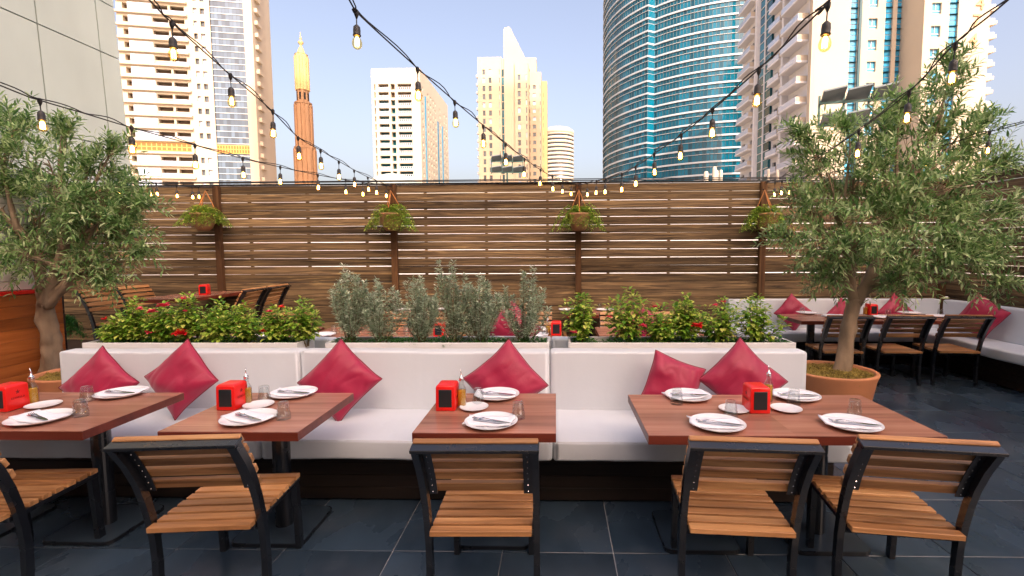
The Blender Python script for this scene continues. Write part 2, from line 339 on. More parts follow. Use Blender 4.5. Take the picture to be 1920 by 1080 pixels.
# terrace: grout bed with slate tiles laid on it (0.6 m grid)
FX0, FY0 = -.293, 2.5328
floor = struct(MB().box(-9.2, 8.6, -7.9, 8.2, -.45, -.006).build('terrace_floor', M['grout']))
tm = MB().cbox(-.2975, .2975, -.2975, .2975, -.02, 0, .002).mesh('tile', M['tile'])
for i in range(-9, 10):
    for j in range(-2, 9):
        x, y = FX0+(i+.5)*.6, FY0+(j+.5)*.6
        if x > 5.75 or y > 7.4 or (j < -1 and abs(i) > 6): continue
        inst('tile', tm, floor, (x, y, random.uniform(-.0008, .0008)), (0, 0, random.choice((0, math.pi))))
far = MB().box(-9.2, 8.6, -7.9, FY0-2*.6, -.012, -.0005).build('tile', M['tile'], floor)
deck = struct(MB().box(-7.6, -3.55, 5.75, 7.38, 0, .262).build('raised_deck', M['gap']))
for k in range(11):
    y = 5.75+k*.148
    MB().cbox(-7.6, -3.55, y, y+.142, .264, .286, .003).build('plank', M['deck'], deck)

# ---- slatted fences
PITCH_S, SLAT_H, TOP = .1225, .1160, 2.63
FENCE_Y = 7.46
posts = [-7.86, -5.15, -2.445, .343, 3.08]
def slat_fence(name, label, xs, M4, parapet=True):
    t = thing(name, label, 'fence'); t.matrix_world = M4
    for i in range(len(xs)-1):
        w = xs[i+1]-xs[i]
        me = [MB().cbox(-w/2+.003, w/2-.003, -.011, .011, -SLAT_H/2, SLAT_H/2, .003).mesh('slat', M['fence']) for _ in range(1)][0]
        for k in range(21):
            z = TOP-SLAT_H/2-k*PITCH_S
            inst('slat', me, t, ((xs[i]+xs[i+1])/2, random.uniform(-.003, .003), z+random.uniform(-.003, .003)), (random.uniform(-.05, .05), random.uniform(-.0014, .0014), 0))
        n = max(1, round(w/.92))
        for q in range(n):                       # battens behind the slats
            x = xs[i]+(q+.5)*w/n
            MB().box(x-.02, x+.02, .014, .05, .05, TOP-.02).build('batten', M['post'], t)
    MB().cbox(xs[0], xs[-1], -.03, .06, TOP+.004, TOP+.03, .004).build('cap_rail', M['black'], t)
    MB().box(xs[0], xs[-1], .07, .16, -.4, 1.16).build('parapet_wall', M['gap'], t)
    return t
bf = slat_fence('slatted_fence', 'tall brown slatted wooden fence along the far side of the terrace', [-9.1]+posts+[5.78], Matrix.Translation((0, FENCE_Y, 0)))
for x in posts:
    MB().cbox(x-.045, x+.045, -.085, -.0155, 0, TOP, .004).build('post', M['post'], bf)
MB().tube([(-9, -.05, TOP+.045), (-3, -.05, TOP+.05), (2, -.05, TOP+.043), (5.7, -.05, TOP+.05)], .008, 6).build('top_cable', M['cable'], bf)
MB().tube([(-9, -.02, TOP+.07), (-4, -.02, TOP+.066), (1, -.02, TOP+.072), (5.7, -.02, TOP+.066)], .006, 6).build('top_cable', M['cable'], bf)
MB().cbox(5.70, 5.78, -.085, -.0155, 0, TOP, .004).build('post', M['post'], bf)
rf = slat_fence('slatted_fence', 'brown slatted wooden fence running towards the camera on the right side', [-7.44, -4.7, -2.0, .5], Matrix.Translation((5.80, 0, 0)) @ Matrix.Rotation(R(-90), 4, 'Z'))
for x in (-4.7, -2.0): MB().cbox(x-.045, x+.045, -.085, -.0155, 0, TOP, .004).build('post', M['post'], rf)

# ---- left side: kiosk with counter, white tile wall; leaning metal facade beyond
ko = thing('kiosk_counter', 'orange wood counter with red edge below white tiles at left', 'counter')
KX = -5.52
for k in range(9):
    z0 = .14+k*.118
    MB().cbox(KX-.05, KX, 1.2, 5.32, z0, z0+.1165, .002).build('panel_board', M['kiosk'], ko)
MB().box(KX-.05, KX-.012, 1.2, 5.31, 0, .138).build('plinth', M['tedge'], ko)
MB().cbox(KX-.4, KX+.02, 1.2, 5.33, 1.206, 1.245, .004).build('counter_edge', M['red'], ko)
tw = MB().box(KX-.3, KX-.04, 1.2, 5.30, 1.247, 2.45).build('wall', M['tgrout'], ko)
tmesh = MB().cbox(-.005, .005, -.096, .096, -.046, .046, .002).mesh('wall_tile', M['wtile'])
for r_ in range(12):
    for q in range(5):
        inst('wall_tile', tmesh, tw, (KX-.036, 5.2-q*.198, 1.298+r_*.0975))
for q in range(5):
    pass
MB().box(KX-.32, KX-.02, 5.302, 5.36, 0, 2.5).build('corner_trim', M['black'], ko)
fa = thing('metal_facade', 'pale grey building front of large panels with dark joints at upper left', 'building', (-9, 0, 0))
lean = math.tan(R(2.2))
def fx(z): return -(z-3.0)*lean
zj = [-12, -3, 1.6, 3.79, 5.66, 6.70, 8.9, 11.1, 13.3]
yj = [-9.0, -1.4, 5.0, 7.52, 8.72, 9.92, 10.36]
for a in range(len(zj)-1):
    for b_ in range(len(yj)-1):
        z0, z1, y0, y1 = zj[a]+.012, zj[a+1]-.012, yj[b_]+.012, yj[b_+1]-.012
        v = [(fx(z)+dx, y, z) for dx in (0, -.06) for z, y in ((z0, y0), (z0, y1), (z1, y1), (z1, y0))]
        MB().add(v, [(0, 1, 2, 3), (7, 6, 5, 4), (0, 4, 5, 1), (1, 5, 6, 2), (2, 6, 7, 3), (3, 7, 4, 0)]).build('panel', M['facade'], fa)
MB().add([(fx(z)+dx, y, z) for dx in (-.045, -9) for z, y in ((-12, -9), (-12, 10.33), (13.3, 10.33), (13.3, -9))], [(0, 1, 2, 3), (7, 6, 5, 4), (0, 4, 5, 1), (1, 5, 6, 2), (2, 6, 7, 3), (3, 7, 4, 0)]).build('core', M['gap'], fa)

# ---- unseen buildings added behind the photographer to shade terrace and parts of the skyline
rb = thing('rear_shade_block', 'unseen block added behind the photographer to cut light from the rear', 'building')  # unseen building, raised to hold back light from behind
MB().box(-9, 8.5, -20, -8, -12, 10.2).build('wall', M['fence'], rb); MB().box(-9.2, 8.7, -20.2, -7.8, 10.202, 10.5).build('roof', M['concrete'], rb)
for x in (-8, -4.8, -1.6, 1.6, 4.8): MB().box(x, x+2.6, -8.02, -7.95, .1, 2.7).build('window', M['pane'], rb)
def back_tower(name, label, s0, s1, D, H):      # s: strip across the sun's direction, D: distance behind
    ca, sa = math.cos(SUN_AZ), math.sin(SUN_AZ)
    # strip coordinate at Y = -D : X = s + D*tan(az)
    x0, x1 = s0+D*sa/ca, s1+D*sa/ca
    t = thing(name, label, 'building')
    MB().box(x0, x1, -D-24, -D, -12, H).build('wall', M['cream'], t)
    for k in range(int(H/3.6)):
        MB().box(x0+1, x1-1, -D-.05, -D+.05, 1.6+k*3.6, 3.4+k*3.6).build('window_band', M['bluepane'], t)
back_tower('shade_tower', 'wide unseen tower added far behind the photographer to shade the finned tower', 43, 73, 150, 71+(207+150)*math.tan(SUN_EL)/math.cos(SUN_AZ))
back_tower('shade_tower', 'slim unseen tower added far behind the photographer to shade minaret and grey facade', -26.5, -4.4, 130, 52+(150+130)*math.tan(SUN_EL)/math.cos(SUN_AZ))
back_tower('shade_tower', 'lower unseen block added far behind the photographer to shade the terrace', -4.4, 14, 130, 6+(16+130)*math.tan(SUN_EL)/math.cos(SUN_AZ))

lowb = thing('gap_backing_building', 'low pale building added behind the far fence to brighten its gaps', 'building', (0, 30, -12))  # added so that the slat gaps show bright
MB().box(-42, 30, 0, 9, 0, 16.9).build('wall', M['twhite'], lowb); MB().box(-42.2, 30.2, -.2, 9.2, 16.902, 17.2).build('roof_edge', M['concrete'], lowb)

# ================================================================== BENCHES AND PLANTERS
def cushion(name, x0, x1, y0, y1, z0, z1, parent, bev=.035, puff=.006, seed=0, axis='z'):
    cx, cy, cz = (x0+x1)/2, (y0+y1)/2, (z0+z1)/2
    def fn(co):
        d = noise.noise(Vector((co.x*1.6+seed*7, co.y*2.5, co.z*2.5+seed)))*puff + noise.noise(Vector((co.x*6+seed*3, co.y*3, co.z*3)))*puff*.35
        cr = noise.noise(Vector((co.x*9+seed*2, co.y*2+1.7*co.z, seed))); d -= max(0, .16-abs(cr))*puff*3.0*max(0, noise.noise(Vector((co.x*1.3+seed, 4, 2)))+.25)
        return co*(1+d*.0) + Vector((0, -d*.6, d))
    o = rbox(name, M['cloth'], (x1-x0, y1-y0, z1-z0), bev, 5, parent, (cx, cy, cz), cuts=90, fn=fn)
    hx, hy, hz = (x1-x0)/2, (y1-y0)/2, (z1-z0)/2; k = bev*.30
    def line(a, b_): return [fn(a.lerp(b_, i/40)) for i in range(41)]
    if name == 'seat_cushion':
        MB().tube(line(Vector((-hx+bev, -hy+k, hz-k)), Vector((hx-bev, -hy+k, hz-k))), .0032, 5).build('piping', M['piping'], o, True)
        MB().tube(line(Vector((-hx+bev, -hy+k, -hz+k)), Vector((hx-bev, -hy+k, -hz+k))), .0032, 5).build('piping', M['piping'], o, True)
    else:
        MB().tube(line(Vector((-hx+bev, -hy+k, hz-k)), Vector((hx-bev, -hy+k, hz-k))), .0030, 5).build('piping', M['piping'], o, True)
    return o
def banquette(name, label, xs_seat, xs_back, front, loc=(0, 0, 0), rz=0, seat_d=.6, back_t=.14):
    # local: seat front edge at y=front, backrest behind it, seat 0.47 high
    t = thing(name, label, 'bench', loc, rz)
    yb = front+seat_d
    for k in range(4):
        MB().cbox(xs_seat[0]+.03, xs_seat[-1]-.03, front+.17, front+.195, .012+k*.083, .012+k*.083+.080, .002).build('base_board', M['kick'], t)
    MB().box(xs_seat[0]+.04, xs_seat[-1]-.04, front+.196, yb+back_t-.01, .01, .343).build('base', M['gap'], t)
    MB().box(xs_seat[0]+.04, xs_seat[-1]-.04, yb+.03, yb+back_t+.012, .344, .80).build('back_board', M['gap'], t)
    for i in range(len(xs_seat)-1): cushion('seat_cushion', xs_seat[i]+.002, xs_seat[i+1]-.002, front, yb+.02, .345, .472, t, .025, .012, i)
    for i in range(len(xs_back)-1): cushion('back_cushion', xs_back[i]+.0015, xs_back[i+1]-.0015, yb, yb+back_t, .455, .902, t, .03, .009, i+5)
    return t
banquette('banquette', 'long off-white upholstered bench in the front row', [-3.72, -1.83, -.02, 1.80], [-3.70, -1.88, -.043, 1.805], 2.90)
banquette('banquette', 'off-white bench facing the fence behind the planters', [-1.80, .02, 1.83, 3.72], [-1.80, .04, 1.88, 3.70], -4.74, (0, 0, 0), math.pi)
cb = banquette('corner_banquette', 'off-white L-shaped corner bench in front of the far right fences', [2.55, 4.1, 5.6], [2.55, 4.1, 5.62], 6.83, seat_d=.42)
# the leg of the L along the right fence
for k in range(4):
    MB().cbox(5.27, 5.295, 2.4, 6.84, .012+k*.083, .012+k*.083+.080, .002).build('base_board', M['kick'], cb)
MB().box(5.296, 5.74, 2.4, 7.2, .01, .343).build('base', M['gap'], cb)
def cush_side(name, x0, x1, y0, y1, z0, z1, bev, seed):
    o = rbox(name, M['cloth'], (y1-y0, x1-x0, z1-z0), bev, 5, cb, ((x0+x1)/2, (y0+y1)/2, (z0+z1)/2), cuts=30, fn=lambda co: co+Vector((0, 0, noise.noise(Vector((co.x*1.8+seed, co.y*2, co.z*2)))*.008)))
    o.rotation_euler = (0, 0, R(90)); return o
for i, (a, b_) in enumerate(((5.02, 6.826), (3.2, 5.016), (2.4, 3.196))):
    cush_side('seat_cushion', 5.10, 5.62, a, b_, .345, .472, .025, i)
    cush_side('back_cushion', 5.60, 5.74, a if i else a, b_ if i else 7.2, .455, .902, .03, i+4)

def planter(label, x0, x1):
    t = thing('planter_box', label, 'planter', ((x0+x1)/2, 3.81, 0)); w = (x1-x0)/2
    m = MB(); m.cbox(-w, w, -.13, -.112, .3, .93, .003); m.cbox(-w, w, .132, .15, .3, .93, .003); m.box(-w, -w+.018, -.1125, .1325, .3, .928); m.box(w-.018, w, -.1125, .1325, .3, .928)
    m.build('box', M['white'], t)
    s = MB(); nx = 60; V = []; Fc = []
    for i in range(nx+1):
        for j in range(7):
            x = -w+.017+(2*w-.034)*i/nx; y = -.113+.246*j/6; V.append((x, y, .885+.012*noise.noise(Vector((x*14, y*14, x0)))))
    for i in range(nx):
        for j in range(6): Fc.append((i*7+j, i*7+7+j, i*7+8+j, i*7+1+j))
    s.add(V, Fc); s.build('soil', M['soil'], t, True)
    return t
planter('white planter box of flowering green shrubs at left', -3.69, -1.995)
planter('white planter box of tall grey-green herbs in the middle', -1.775, -.05)
planter('white planter box of green shrubs at right', .097, 1.805)
sh = struct(MB().cbox(-3.69, 1.805, 3.665, 3.98, .2, .30, .003).build('planter_shelf', M['white']))


# ================================================================== CHAIRS AND TABLES
def make_chair(label, loc, rz, group):
    t = thing('slatted_chair', label, 'chair', loc, rz, group)
    prof = [(.075, 0), (.088, .10), (.092, .22), (.084, .34), (.066, .44), (.040, .54), (.004, .64), (-.046, .74), (-.108, .835)]
    me = MB().bar([(0, y, z) for y, z in prof], .028, .038).mesh('side_frame', M['black'])
    for s in (-1, 1): inst('side_frame', me, t, (s*.24, 0, 0))
    MB().cbox(-.256, .256, -.030, .030, -.008, .008, .002, Matrix.Translation((0, -.110, .845)) @ Matrix.Rotation(R(16), 4, 'X')).build('top_rail', M['black'], t)
    lm = MB().bar([(0, .525, 0), (0, .500, .385)], .028, .04).mesh('front_leg', M['black'])
    for s in (-1, 1): inst('front_leg', lm, t, (s*.2, 0, 0))
    rm = MB().cbox(-.014, .014, .045, .52, .378, .4015, .002).mesh('seat_rail', M['black'])
    for s in (-1, 1): inst('seat_rail', rm, t, (s*.205, 0, 0))
    MB().cbox(-.225, .225, .066, .094, .366, .3885, .002).build('cross_rail', M['black'], t)
    sm = MB().cbox(-.220, .220, -.0236, .0236, -.0150, .0085, .002).mesh('seat_slat', M['teak'])
    for k in range(8):
        y = .03+k*.0665; inst('seat_slat', sm, t, (0, y, .4175), (0, 0, 0))
    # arc length along the back, measured down from its top
    path = [(-.120, .853), (-.108, .835), (-.046, .74), (.004, .64), (.040, .54), (.066, .44)]
    def arc(d, off):
        for (y0, z0), (y1, z1) in zip(path, path[1:]):
            l = math.hypot(y1-y0, z1-z0)
            if d <= l: break
            d -= l
        u = d/l; a = math.atan2(y1-y0, z0-z1)            # lean from the vertical
        return Vector((0, y0+(y1-y0)*u+off*math.cos(a), z0+(z1-z0)*u+off*math.sin(a))), a
    fp = [arc(d, .013)[0] for d in (.035, .10, .17, .24, .315)]
    fm = MB().bar(fp[::-1], .038, .004).mesh('bolt_flange', M['black']); bm_ = MB()
    for q in range(8):
        p, a = arc(.05+q*.036, .0105); bm_.lathe([(.0030, 0), (.0018, .0016)], 6, Matrix.Translation(p) @ Matrix.Rotation(R(90)+a, 4, 'X'))
    bmm = bm_.mesh('bolt_row', M['chrome'])
    for s in (-1, 1):
        f_ = inst('bolt_flange', fm, t, (s*.206, 0, 0)); stuff(inst('bolt_row', bmm, f_))
    # back slats stand on the front of the frame
    bs = MB().cbox(-.253, .253, -.012, .012, -.0222, .0222, .003).mesh('back_slat', M['teak'])
    for k in range(5):
        p, a = arc(.026+k*.0655, .032); inst('back_slat', bs, t, p, (a, 0, 0))
    return t
GC = 'slatted teak chairs with black metal frames'
c1 = make_chair('teak slat chair cut off by the left edge at the leftmost table', (-2.76, 2.07, 0), R(3), GC)
def chair(label, x, y, deg, z=0): return copy_thing(c1, label, (x, y, z), R(deg), GC)
chair('teak slat chair at the second table from the left', -1.575, 2.025, 5)
chair('teak slat chair at the single middle table of the front row', -.326, 2.005, 1)
chair('teak slat chair at the left half of the joined front table', .80, 2.03, -4)
chair('rightmost front chair, at the right joined front table', 1.50, 2.035, -8)
chair('left chair of the three by the right corner bench, behind the olive trunk', 3.40, 5.78, -3)
chair('middle chair of the three facing the right corner bench', 4.09, 5.79, -3)
chair('right chair of the three facing the right corner bench', 4.76, 5.80, -4)
chair('chair cut off by the right edge in front of the right bench', 4.12, 3.90, -90)
for x, l in ((-3.30, 'behind the left planter shrubs'), (-2.10, 'behind the leftmost tall herb'), (-1.35, 'behind the herbs left of centre'), (-.30, 'behind the rightmost herb beside a red napkin box'), (.80, 'behind the leftmost shrub of the right planter'), (1.45, 'behind the middle shrubs of the right planter')):
    chair('teak chair facing the camera ' + l, x, 5.98, 180)
chair('teak chair side-on left of the small table at the fence', -.36, 7.02, -90)
chair('dark chair side-on right of the small table at the fence', 1.36, 7.02, 90)
chair('teak chair side-on right of the far table below the second post', -1.28, 7.04, 90)
chair('near left chair at the table on the raised deck', -6.02, 6.35, -90, .286)
chair('far left chair at the table on the raised deck', -6.02, 6.92, -90, .286)
chair('near right chair at the table on the raised deck', -4.10, 6.42, 90, .286)
chair('far right chair at the table on the raised deck', -4.10, 6.98, 90, .286)

def make_table(label, loc, w=.70, d=.665, off=.12):
    t = thing('cafe_table', label, 'table', loc)
    tp = MB().cbox(-w/2, w/2, -d/2, d/2, .704, .748, .0012).build('tabletop', M['tedge'], t)
    MB().box(-w/2+.0012, w/2-.0012, -d/2+.0012, d/2-.0012, .7484, .7500).build('laminate', M['table'], tp)
    MB().lathe([(.048, .0225), (.048, .69)], 24, Matrix.Translation((0, off, 0))).build('column', M['black'], t, False)
    MB().cbox(-.16, .16, -.16+off*.5, .16+off*.5, .69, .7035, .003).build('mounting_plate', M['black'], t)
    pl = []
    for cx, cy, a0 in ((.16, .16, 0), (-.16, .16, 90), (-.16, -.16, 180), (.16, -.16, 270)):
        for q in range(5): a = R(a0+q*22.5); pl.append((cx+.045*math.cos(a), off+cy+.045*math.sin(a)))
    MB().prism(pl, .001, .021).build('base_plate', M['black'], t)
    MB().prism([(x*.975, off+(y-off)*.975) for x, y in pl], .0212, .0222).build('plate_sheen_top', M['plate'], t)  # lighter inset sheet, its sheen put into the colour
    return t
GT = 'reddish wood cafe tables'
YT = 2.635
t0 = make_table('table cut off by the left edge, joined to its right neighbour', (-3.392, YT, 0)); t0['group'] = GT
def table(label, x, y, z=0, rz=0): return copy_thing(t0, label, (x, y, z), rz, GT)
table('left front table, right half of the pair cut by the left edge', -2.690, YT)
table('single front table second from the left with oil bottle and red box', -1.612, YT)
table('single front table in the middle of the row', -.350, YT)
table('left half of the joined pair of front tables at right', .790, YT-.02)
table('right half of the joined pair of front tables at right', 1.4865, YT-.02)
table('left table of the row at the right corner bench', 3.38, 6.40)
table('middle table of the row at the right corner bench', 4.08, 6.40)
table('right table of the row at the right corner bench', 4.78, 6.40)
ROW2 = [(-3.75, 'behind the left end of the left planter'), (-3.05, 'behind the right half of the left planter'), (-2.27, 'behind the gap between left and middle planter'), (-1.45, 'behind the middle of the herb planter'), (-.30, 'behind the right end of the herb planter'), (.80, 'behind the left half of the right planter'), (1.50, 'behind the right half of the right planter')]
for x, l in ROW2: table('second-row table ' + l, x, 5.27)
table('small table against the fence below the second post', -2.05, 7.02)
table('small table against the fence right of the third post', .50, 7.02)
table('near table of the pair on the raised deck at left', -5.08, 6.42, .286)
table('far table of the pair on the raised deck at left', -5.08, 7.088, .286)

# ================================================================== CUSHIONS
def pillow_edge(i, j, seed, side=.40, n=40):
    u, v = -1+2*i/n, -1+2*j/n; h = side/2; pin = 1-.07*(1-u*u)*abs(v)**3; pin2 = 1-.07*(1-v*v)*abs(u)**3
    return Vector((u*h*pin2*(1+.05*noise.noise(Vector((seed*4.1, v*1.2, 1)))), 0, v*h*pin*(1+.05*noise.noise(Vector((u*1.2, seed*3.3, 7))))))
def pillow_mesh(side=.40, seed=0):
    n = 40; m = MB(); V = []; Fc = []; h = side/2
    def pt(i, j, s):
        u, v = -1+2*i/n, -1+2*j/n
        e = (1-abs(u)**2.6)*(1-abs(v)**2.6); th = .070*max(e, 0)**.55*(1+.18*noise.noise(Vector((u*1.3+seed*9, v*1.3, 5))))
        pin = 1-.07*(1-u*u)*abs(v)**3; pin2 = 1-.07*(1-v*v)*abs(u)**3
        x, y = u*h*pin2*(1+.05*noise.noise(Vector((seed*4.1, v*1.2, 1)))), v*h*pin*(1+.05*noise.noise(Vector((u*1.2, seed*3.3, 7))))
        w = .012*noise.noise(Vector((x*8+seed*5, y*8, s)))-.010*max(0, .25-abs(noise.noise(Vector((x*11+seed*3, y*5+x*4, s*3)))))*2
        w += .004*math.sin(18*math.atan2(v, u)+seed)*max(0, (u*u+v*v-.75))       # gathers towards the corners
        return Vector((x, -s*(th+w*min(1, e*4)), y))
    for s in (1, -1):
        b = len(V)
        for i in range(n+1):
            for j in range(n+1): V.append(pt(i, j, s))
        for i in range(n):
            for j in range(n):
                a = b+i*(n+1)+j; q = (a, a+n+1, a+n+2, a+1); Fc.append(q if s > 0 else q[::-1])
    m.add(V, Fc); me = bpy.data.meshes.new('cushion'); me.from_pydata(m.v, [], m.f)
    bm = bmesh.new(); bm.from_mesh(me); bmesh.ops.remove_doubles(bm, verts=bm.verts, dist=.0012); bmesh.ops.recalc_face_normals(bm, faces=bm.faces); bm.to_mesh(me); bm.free()
    me.shade_smooth(); me.materials.append(M['pillow']); return me
PM = [pillow_mesh(.40, s) for s in range(12)]
GP = 'crimson square cushions'; pcount = [0]
def pillow(label, p, roll=45, tilt=-16, yaw=0, scale=1, k=0):
    pk = pcount[0]; pcount[0] += 1; o = inst('throw_pillow', PM[pk % 12], None, p)
    o.matrix_world = Matrix.Translation(p) @ Matrix.Rotation(R(yaw), 4, 'Z') @ Matrix.Rotation(R(tilt), 4, 'X') @ Matrix.Rotation(R(roll), 4, 'Y') @ Matrix.Scale(scale, 4)
    n = 40; e = [pillow_edge(i, 0, pk % 12) for i in range(n)]+[pillow_edge(n, j, pk % 12) for j in range(n)]+[pillow_edge(n-i, n, pk % 12) for i in range(n)]+[pillow_edge(0, n-j, pk % 12) for j in range(n+1)]
    MB().tube(e, .0034, 5, False).build('piping', M['seam'], o, True)
    return tag(o, label, 'pillow', GP)
pillow('crimson cushion at the left end of the front bench', at(186, 722, 3.33), 42, -14, 3, .98, 0)
pillow('crimson cushion second from the left on the front bench', at(340, 710, 3.31), 46, -15, -4, 1.0, 1)
pillow('crimson cushion third from left, right of the second front table', at(637, 714, 3.31), 43, -15, 3, 1.03, 2)
pillow('crimson cushion behind the plate on the middle front table', at(948, 716, 3.33), 49, -15, 0, 1.05, 3)
pillow('smaller tilted crimson cushion behind the joined front tables', at(1261, 722, 3.33), 22, -15, 5, .93, 0)
pillow('rightmost crimson cushion on the front bench beside the red napkin box', at(1393, 714, 3.32), 45, -15, -3, 1.04, 1)
pillow('crimson cushion at the left end of the far right corner bench', at(1487, 586, 7.12), 44, -12, 0, 1.0, 2)
pillow('crimson cushion mostly hidden by the right olive trunk', at(1580, 592, 7.10), 45, -12, 0, .95, 3)
pillow('crimson cushion behind the red box on the far right table', at(1680, 586, 7.12), 45, -12, 2, 1.0, 0)
pillow('crimson cushion against the right fence bench', at(1850, 594, 6.35)+Vector((-.08, 0, 0)), 30, -14, -72, 1.15, 1)
pillow('crimson cushion seen through the herbs on the second-row bench', at(960, 618, 4.28), 45, 14, 180, .95, 2)
pillow('crimson cushion seen between shrubs of the right planter', at(1206, 622, 4.28), 45, 14, 180, .9, 3)

# ================================================================== TABLEWARE
plate_m = MB().lathe([(.0, .004), (.06, .004), (.085, .005), (.105, .013), (.132, .022), (.135, .0235), (.1345, .0215), (.105, .008), (.08, .0), (.0, .0)], 40).mesh('dinner_plate', M['china'], True)
side_m = MB().lathe([(.0, .004), (.045, .004), (.062, .009), (.079, .014), (.0805, .0155), (.080, .013), (.058, .003), (.045, .0), (.0, .0)], 32).mesh('side_plate', M['china'], True)
def fac(k, z): return 1.0 if z < .034 else (1+.028*math.cos(k*math.pi/2))
glass_m = MB().lathe([(.0365, 0), (.0335, .034), (.031, .037), (.0300, .060), (.0275, .086), (.024, .090), (.0, .0895), (.0, .078), (.022, .076), (.0265, .055), (.0275, .037), (.0315, .033), (.0345, 0)], 32, None, fac).mesh('tumbler', M['glass'], True)
def napkin_mesh(seed):
    m = MB(); nx, ny = 16, 10; V = []; Fc = []; w, d = .122, .066
    for s in (1, 0):
        for i in range(nx+1):
            for j in range(ny+1):
                u, v = -1+2*i/nx, -1+2*j/ny; x, y = u*w, v*d
                up = .016*max(0, abs(u)-.45)**1.3*(1.6 if u*(1 if seed % 2 else -1) > 0 else .5)+.004*noise.noise(Vector((x*18+seed, y*22, 1)))
                V.append((x+.01*noise.noise(Vector((y*20, seed, 0))), y, .009+up+s*(.006+.003*noise.noise(Vector((x*30, y*30, seed)))*(1-v*v))))
    n1 = (nx+1)*(ny+1)
    for i in range(nx):
        for j in range(ny):
            a = i*(ny+1)+j; Fc.append((a, a+ny+1, a+ny+2, a+1)); Fc.append((n1+a+1, n1+a+ny+2, n1+a+ny+1, n1+a))
    for i in range(nx):
        for j in (0, ny): a = i*(ny+1)+j; Fc.append((a, a+ny+1, n1+a+ny+1, n1+a))
    for j in range(ny):
        for i in (0, nx): a = i*(ny+1)+j; Fc.append((a, a+1, n1+a+1, n1+a))
    m.add(V, Fc); return m.mesh('napkin', M['napkin'], True)
NM = [napkin_mesh(s) for s in range(3)]
def ribbon(m, rows, th):                   # rows: (x, halfwidth, z)
    V = []; Fc = []
    for x, hw, z in rows: V += [(x, -hw, z), (x, hw, z), (x, hw, z+th), (x, -hw, z+th)]
    for i in range(len(rows)-1):
        for k in range(4): Fc.append((i*4+k, i*4+(k+1) % 4, i*4+4+(k+1) % 4, i*4+4+k))
    Fc += [(0, 1, 2, 3), tuple(len(V)-1-k for k in range(4))]
    m.add(V, Fc); return m
fk = ribbon(MB(), [(-.10, .006, 0), (-.06, .007, .001), (-.01, .0035, .004), (.03, .0035, .007), (.045, .010, .006), (.062, .0115, .002), (.066, .0115, .0015)], .0022)
for q in range(4):
    y = -.0096+q*.0064; ribbon(fk, [(.0655, .0017, .0016), (.08, .0016, .001), (.100, .001, .005)], .0018); 
    n = 12; fk.v[-n:] = [(a, b_+y, c) for a, b_, c in fk.v[-n:]]
fork_m = fk.mesh('fork', M['steel'], True)
knife_m = ribbon(MB(), [(-.105, .005, 0), (-.10, .0065, 0), (-.05, .007, .001), (.0, .0055, .0015), (.012, .009, .0015), (.06, .0105, .0015), (.09, .008, .0015), (.108, .002, .0015)], .0025).mesh('knife', M['steel'], False)
TZ = .7502
def place(name, me, p, rz, label, cat, group):
    o = inst(name, me, None, p, (0, 0, rz)); return tag(o, label, cat, group)
kpl = [0]
def setting(px, py, deg, where, z=TZ, detail=True):
    p = atz(px, py, z+.01); p.z = z; k = kpl[0]; kpl[0] += 1
    place('dinner_plate', plate_m, p, 0, 'white dinner plate ' + where, 'plate', 'white dinner plates')
    if not detail:
        place('napkin', NM[k % 3], p, R(deg), 'folded white napkin ' + where, 'napkin', 'folded white napkins'); return
    place('napkin', NM[k % 3], p+Vector((-.01, .012, 0)), R(deg+random.uniform(-6, 6)), 'folded white napkin ' + where, 'napkin', 'folded white napkins')
    place('fork', fork_m, p+Vector((-.004, -.004, .0215)), R(deg+168), 'steel fork ' + where, 'fork', 'steel forks')
    place('knife', knife_m, p+Vector((.008, -.02, .0215)), R(deg-9), 'steel knife ' + where, 'knife', 'steel knives')
def tumbler(px, py, where, z=TZ):
    p = atz(px, py, z); place('tumbler', glass_m, p, random.uniform(0, 3), 'upturned clear tumbler ' + where, 'glass', 'upturned drinking glasses')
def sidep(px, py, where, z=TZ):
    p = atz(px, py, z); p.z = z; place('side_plate', side_m, p, 0, 'small empty white side plate ' + where, 'plate', 'small white side plates')
def text_mesh(s, size, m, th=.0003):
    cu = bpy.data.curves.new('txt', 'FONT'); cu.body = s; cu.size = size; cu.align_x = 'CENTER'; cu.extrude = th; cu.resolution_u = 3
    o = bpy.data.objects.new('txt', cu); COL.objects.link(o); bpy.context.view_layer.update()
    me = bpy.data.meshes.new_from_object(o.evaluated_get(bpy.context.evaluated_depsgraph_get())); bpy.data.objects.remove(o); bpy.data.curves.remove(cu)
    me.materials.clear(); me.materials.append(m); return me
word_m = text_mesh('ESTRELLA', .0165, M['redprint'])
star = []
for q in range(10): a = R(90+36*q); r_ = .013 if q % 2 == 0 else .0055; star.append((r_*math.cos(a), r_*math.sin(a)))
star_m = MB().prism(star, -.0003, .0003).mesh('star_print', M['redprint'])
def disp_body():
    bm = bmesh.new(); bmesh.ops.create_cube(bm, size=1)
    for v in bm.verts:
        v.co = Vector((v.co.x*.108, v.co.y*.125, v.co.z*.145)); 
        if v.co.z > 0: v.co.x *= .97; v.co.y *= .94
    up = [e for e in bm.edges if all(v.co.z > 0 for v in e.verts)]
    bmesh.ops.bevel(bm, geom=up, offset=.016, segments=4, profile=.5, affect='EDGES')
    rest = [e for e in bm.edges if len(e.link_faces) == 2 and e.calc_face_angle(0) > .6]
    bmesh.ops.bevel(bm, geom=rest, offset=.005, segments=2, profile=.5, affect='EDGES')
    me = bpy.data.meshes.new('body'); bm.to_mesh(me); bm.free(); me.shade_smooth(); me.materials.append(M['red']); return me
body_m = disp_body()
face_m = MB().cbox(-.036, .036, -.003, .003, -.050, .048, .002).mesh('face_plate', M['screen'])
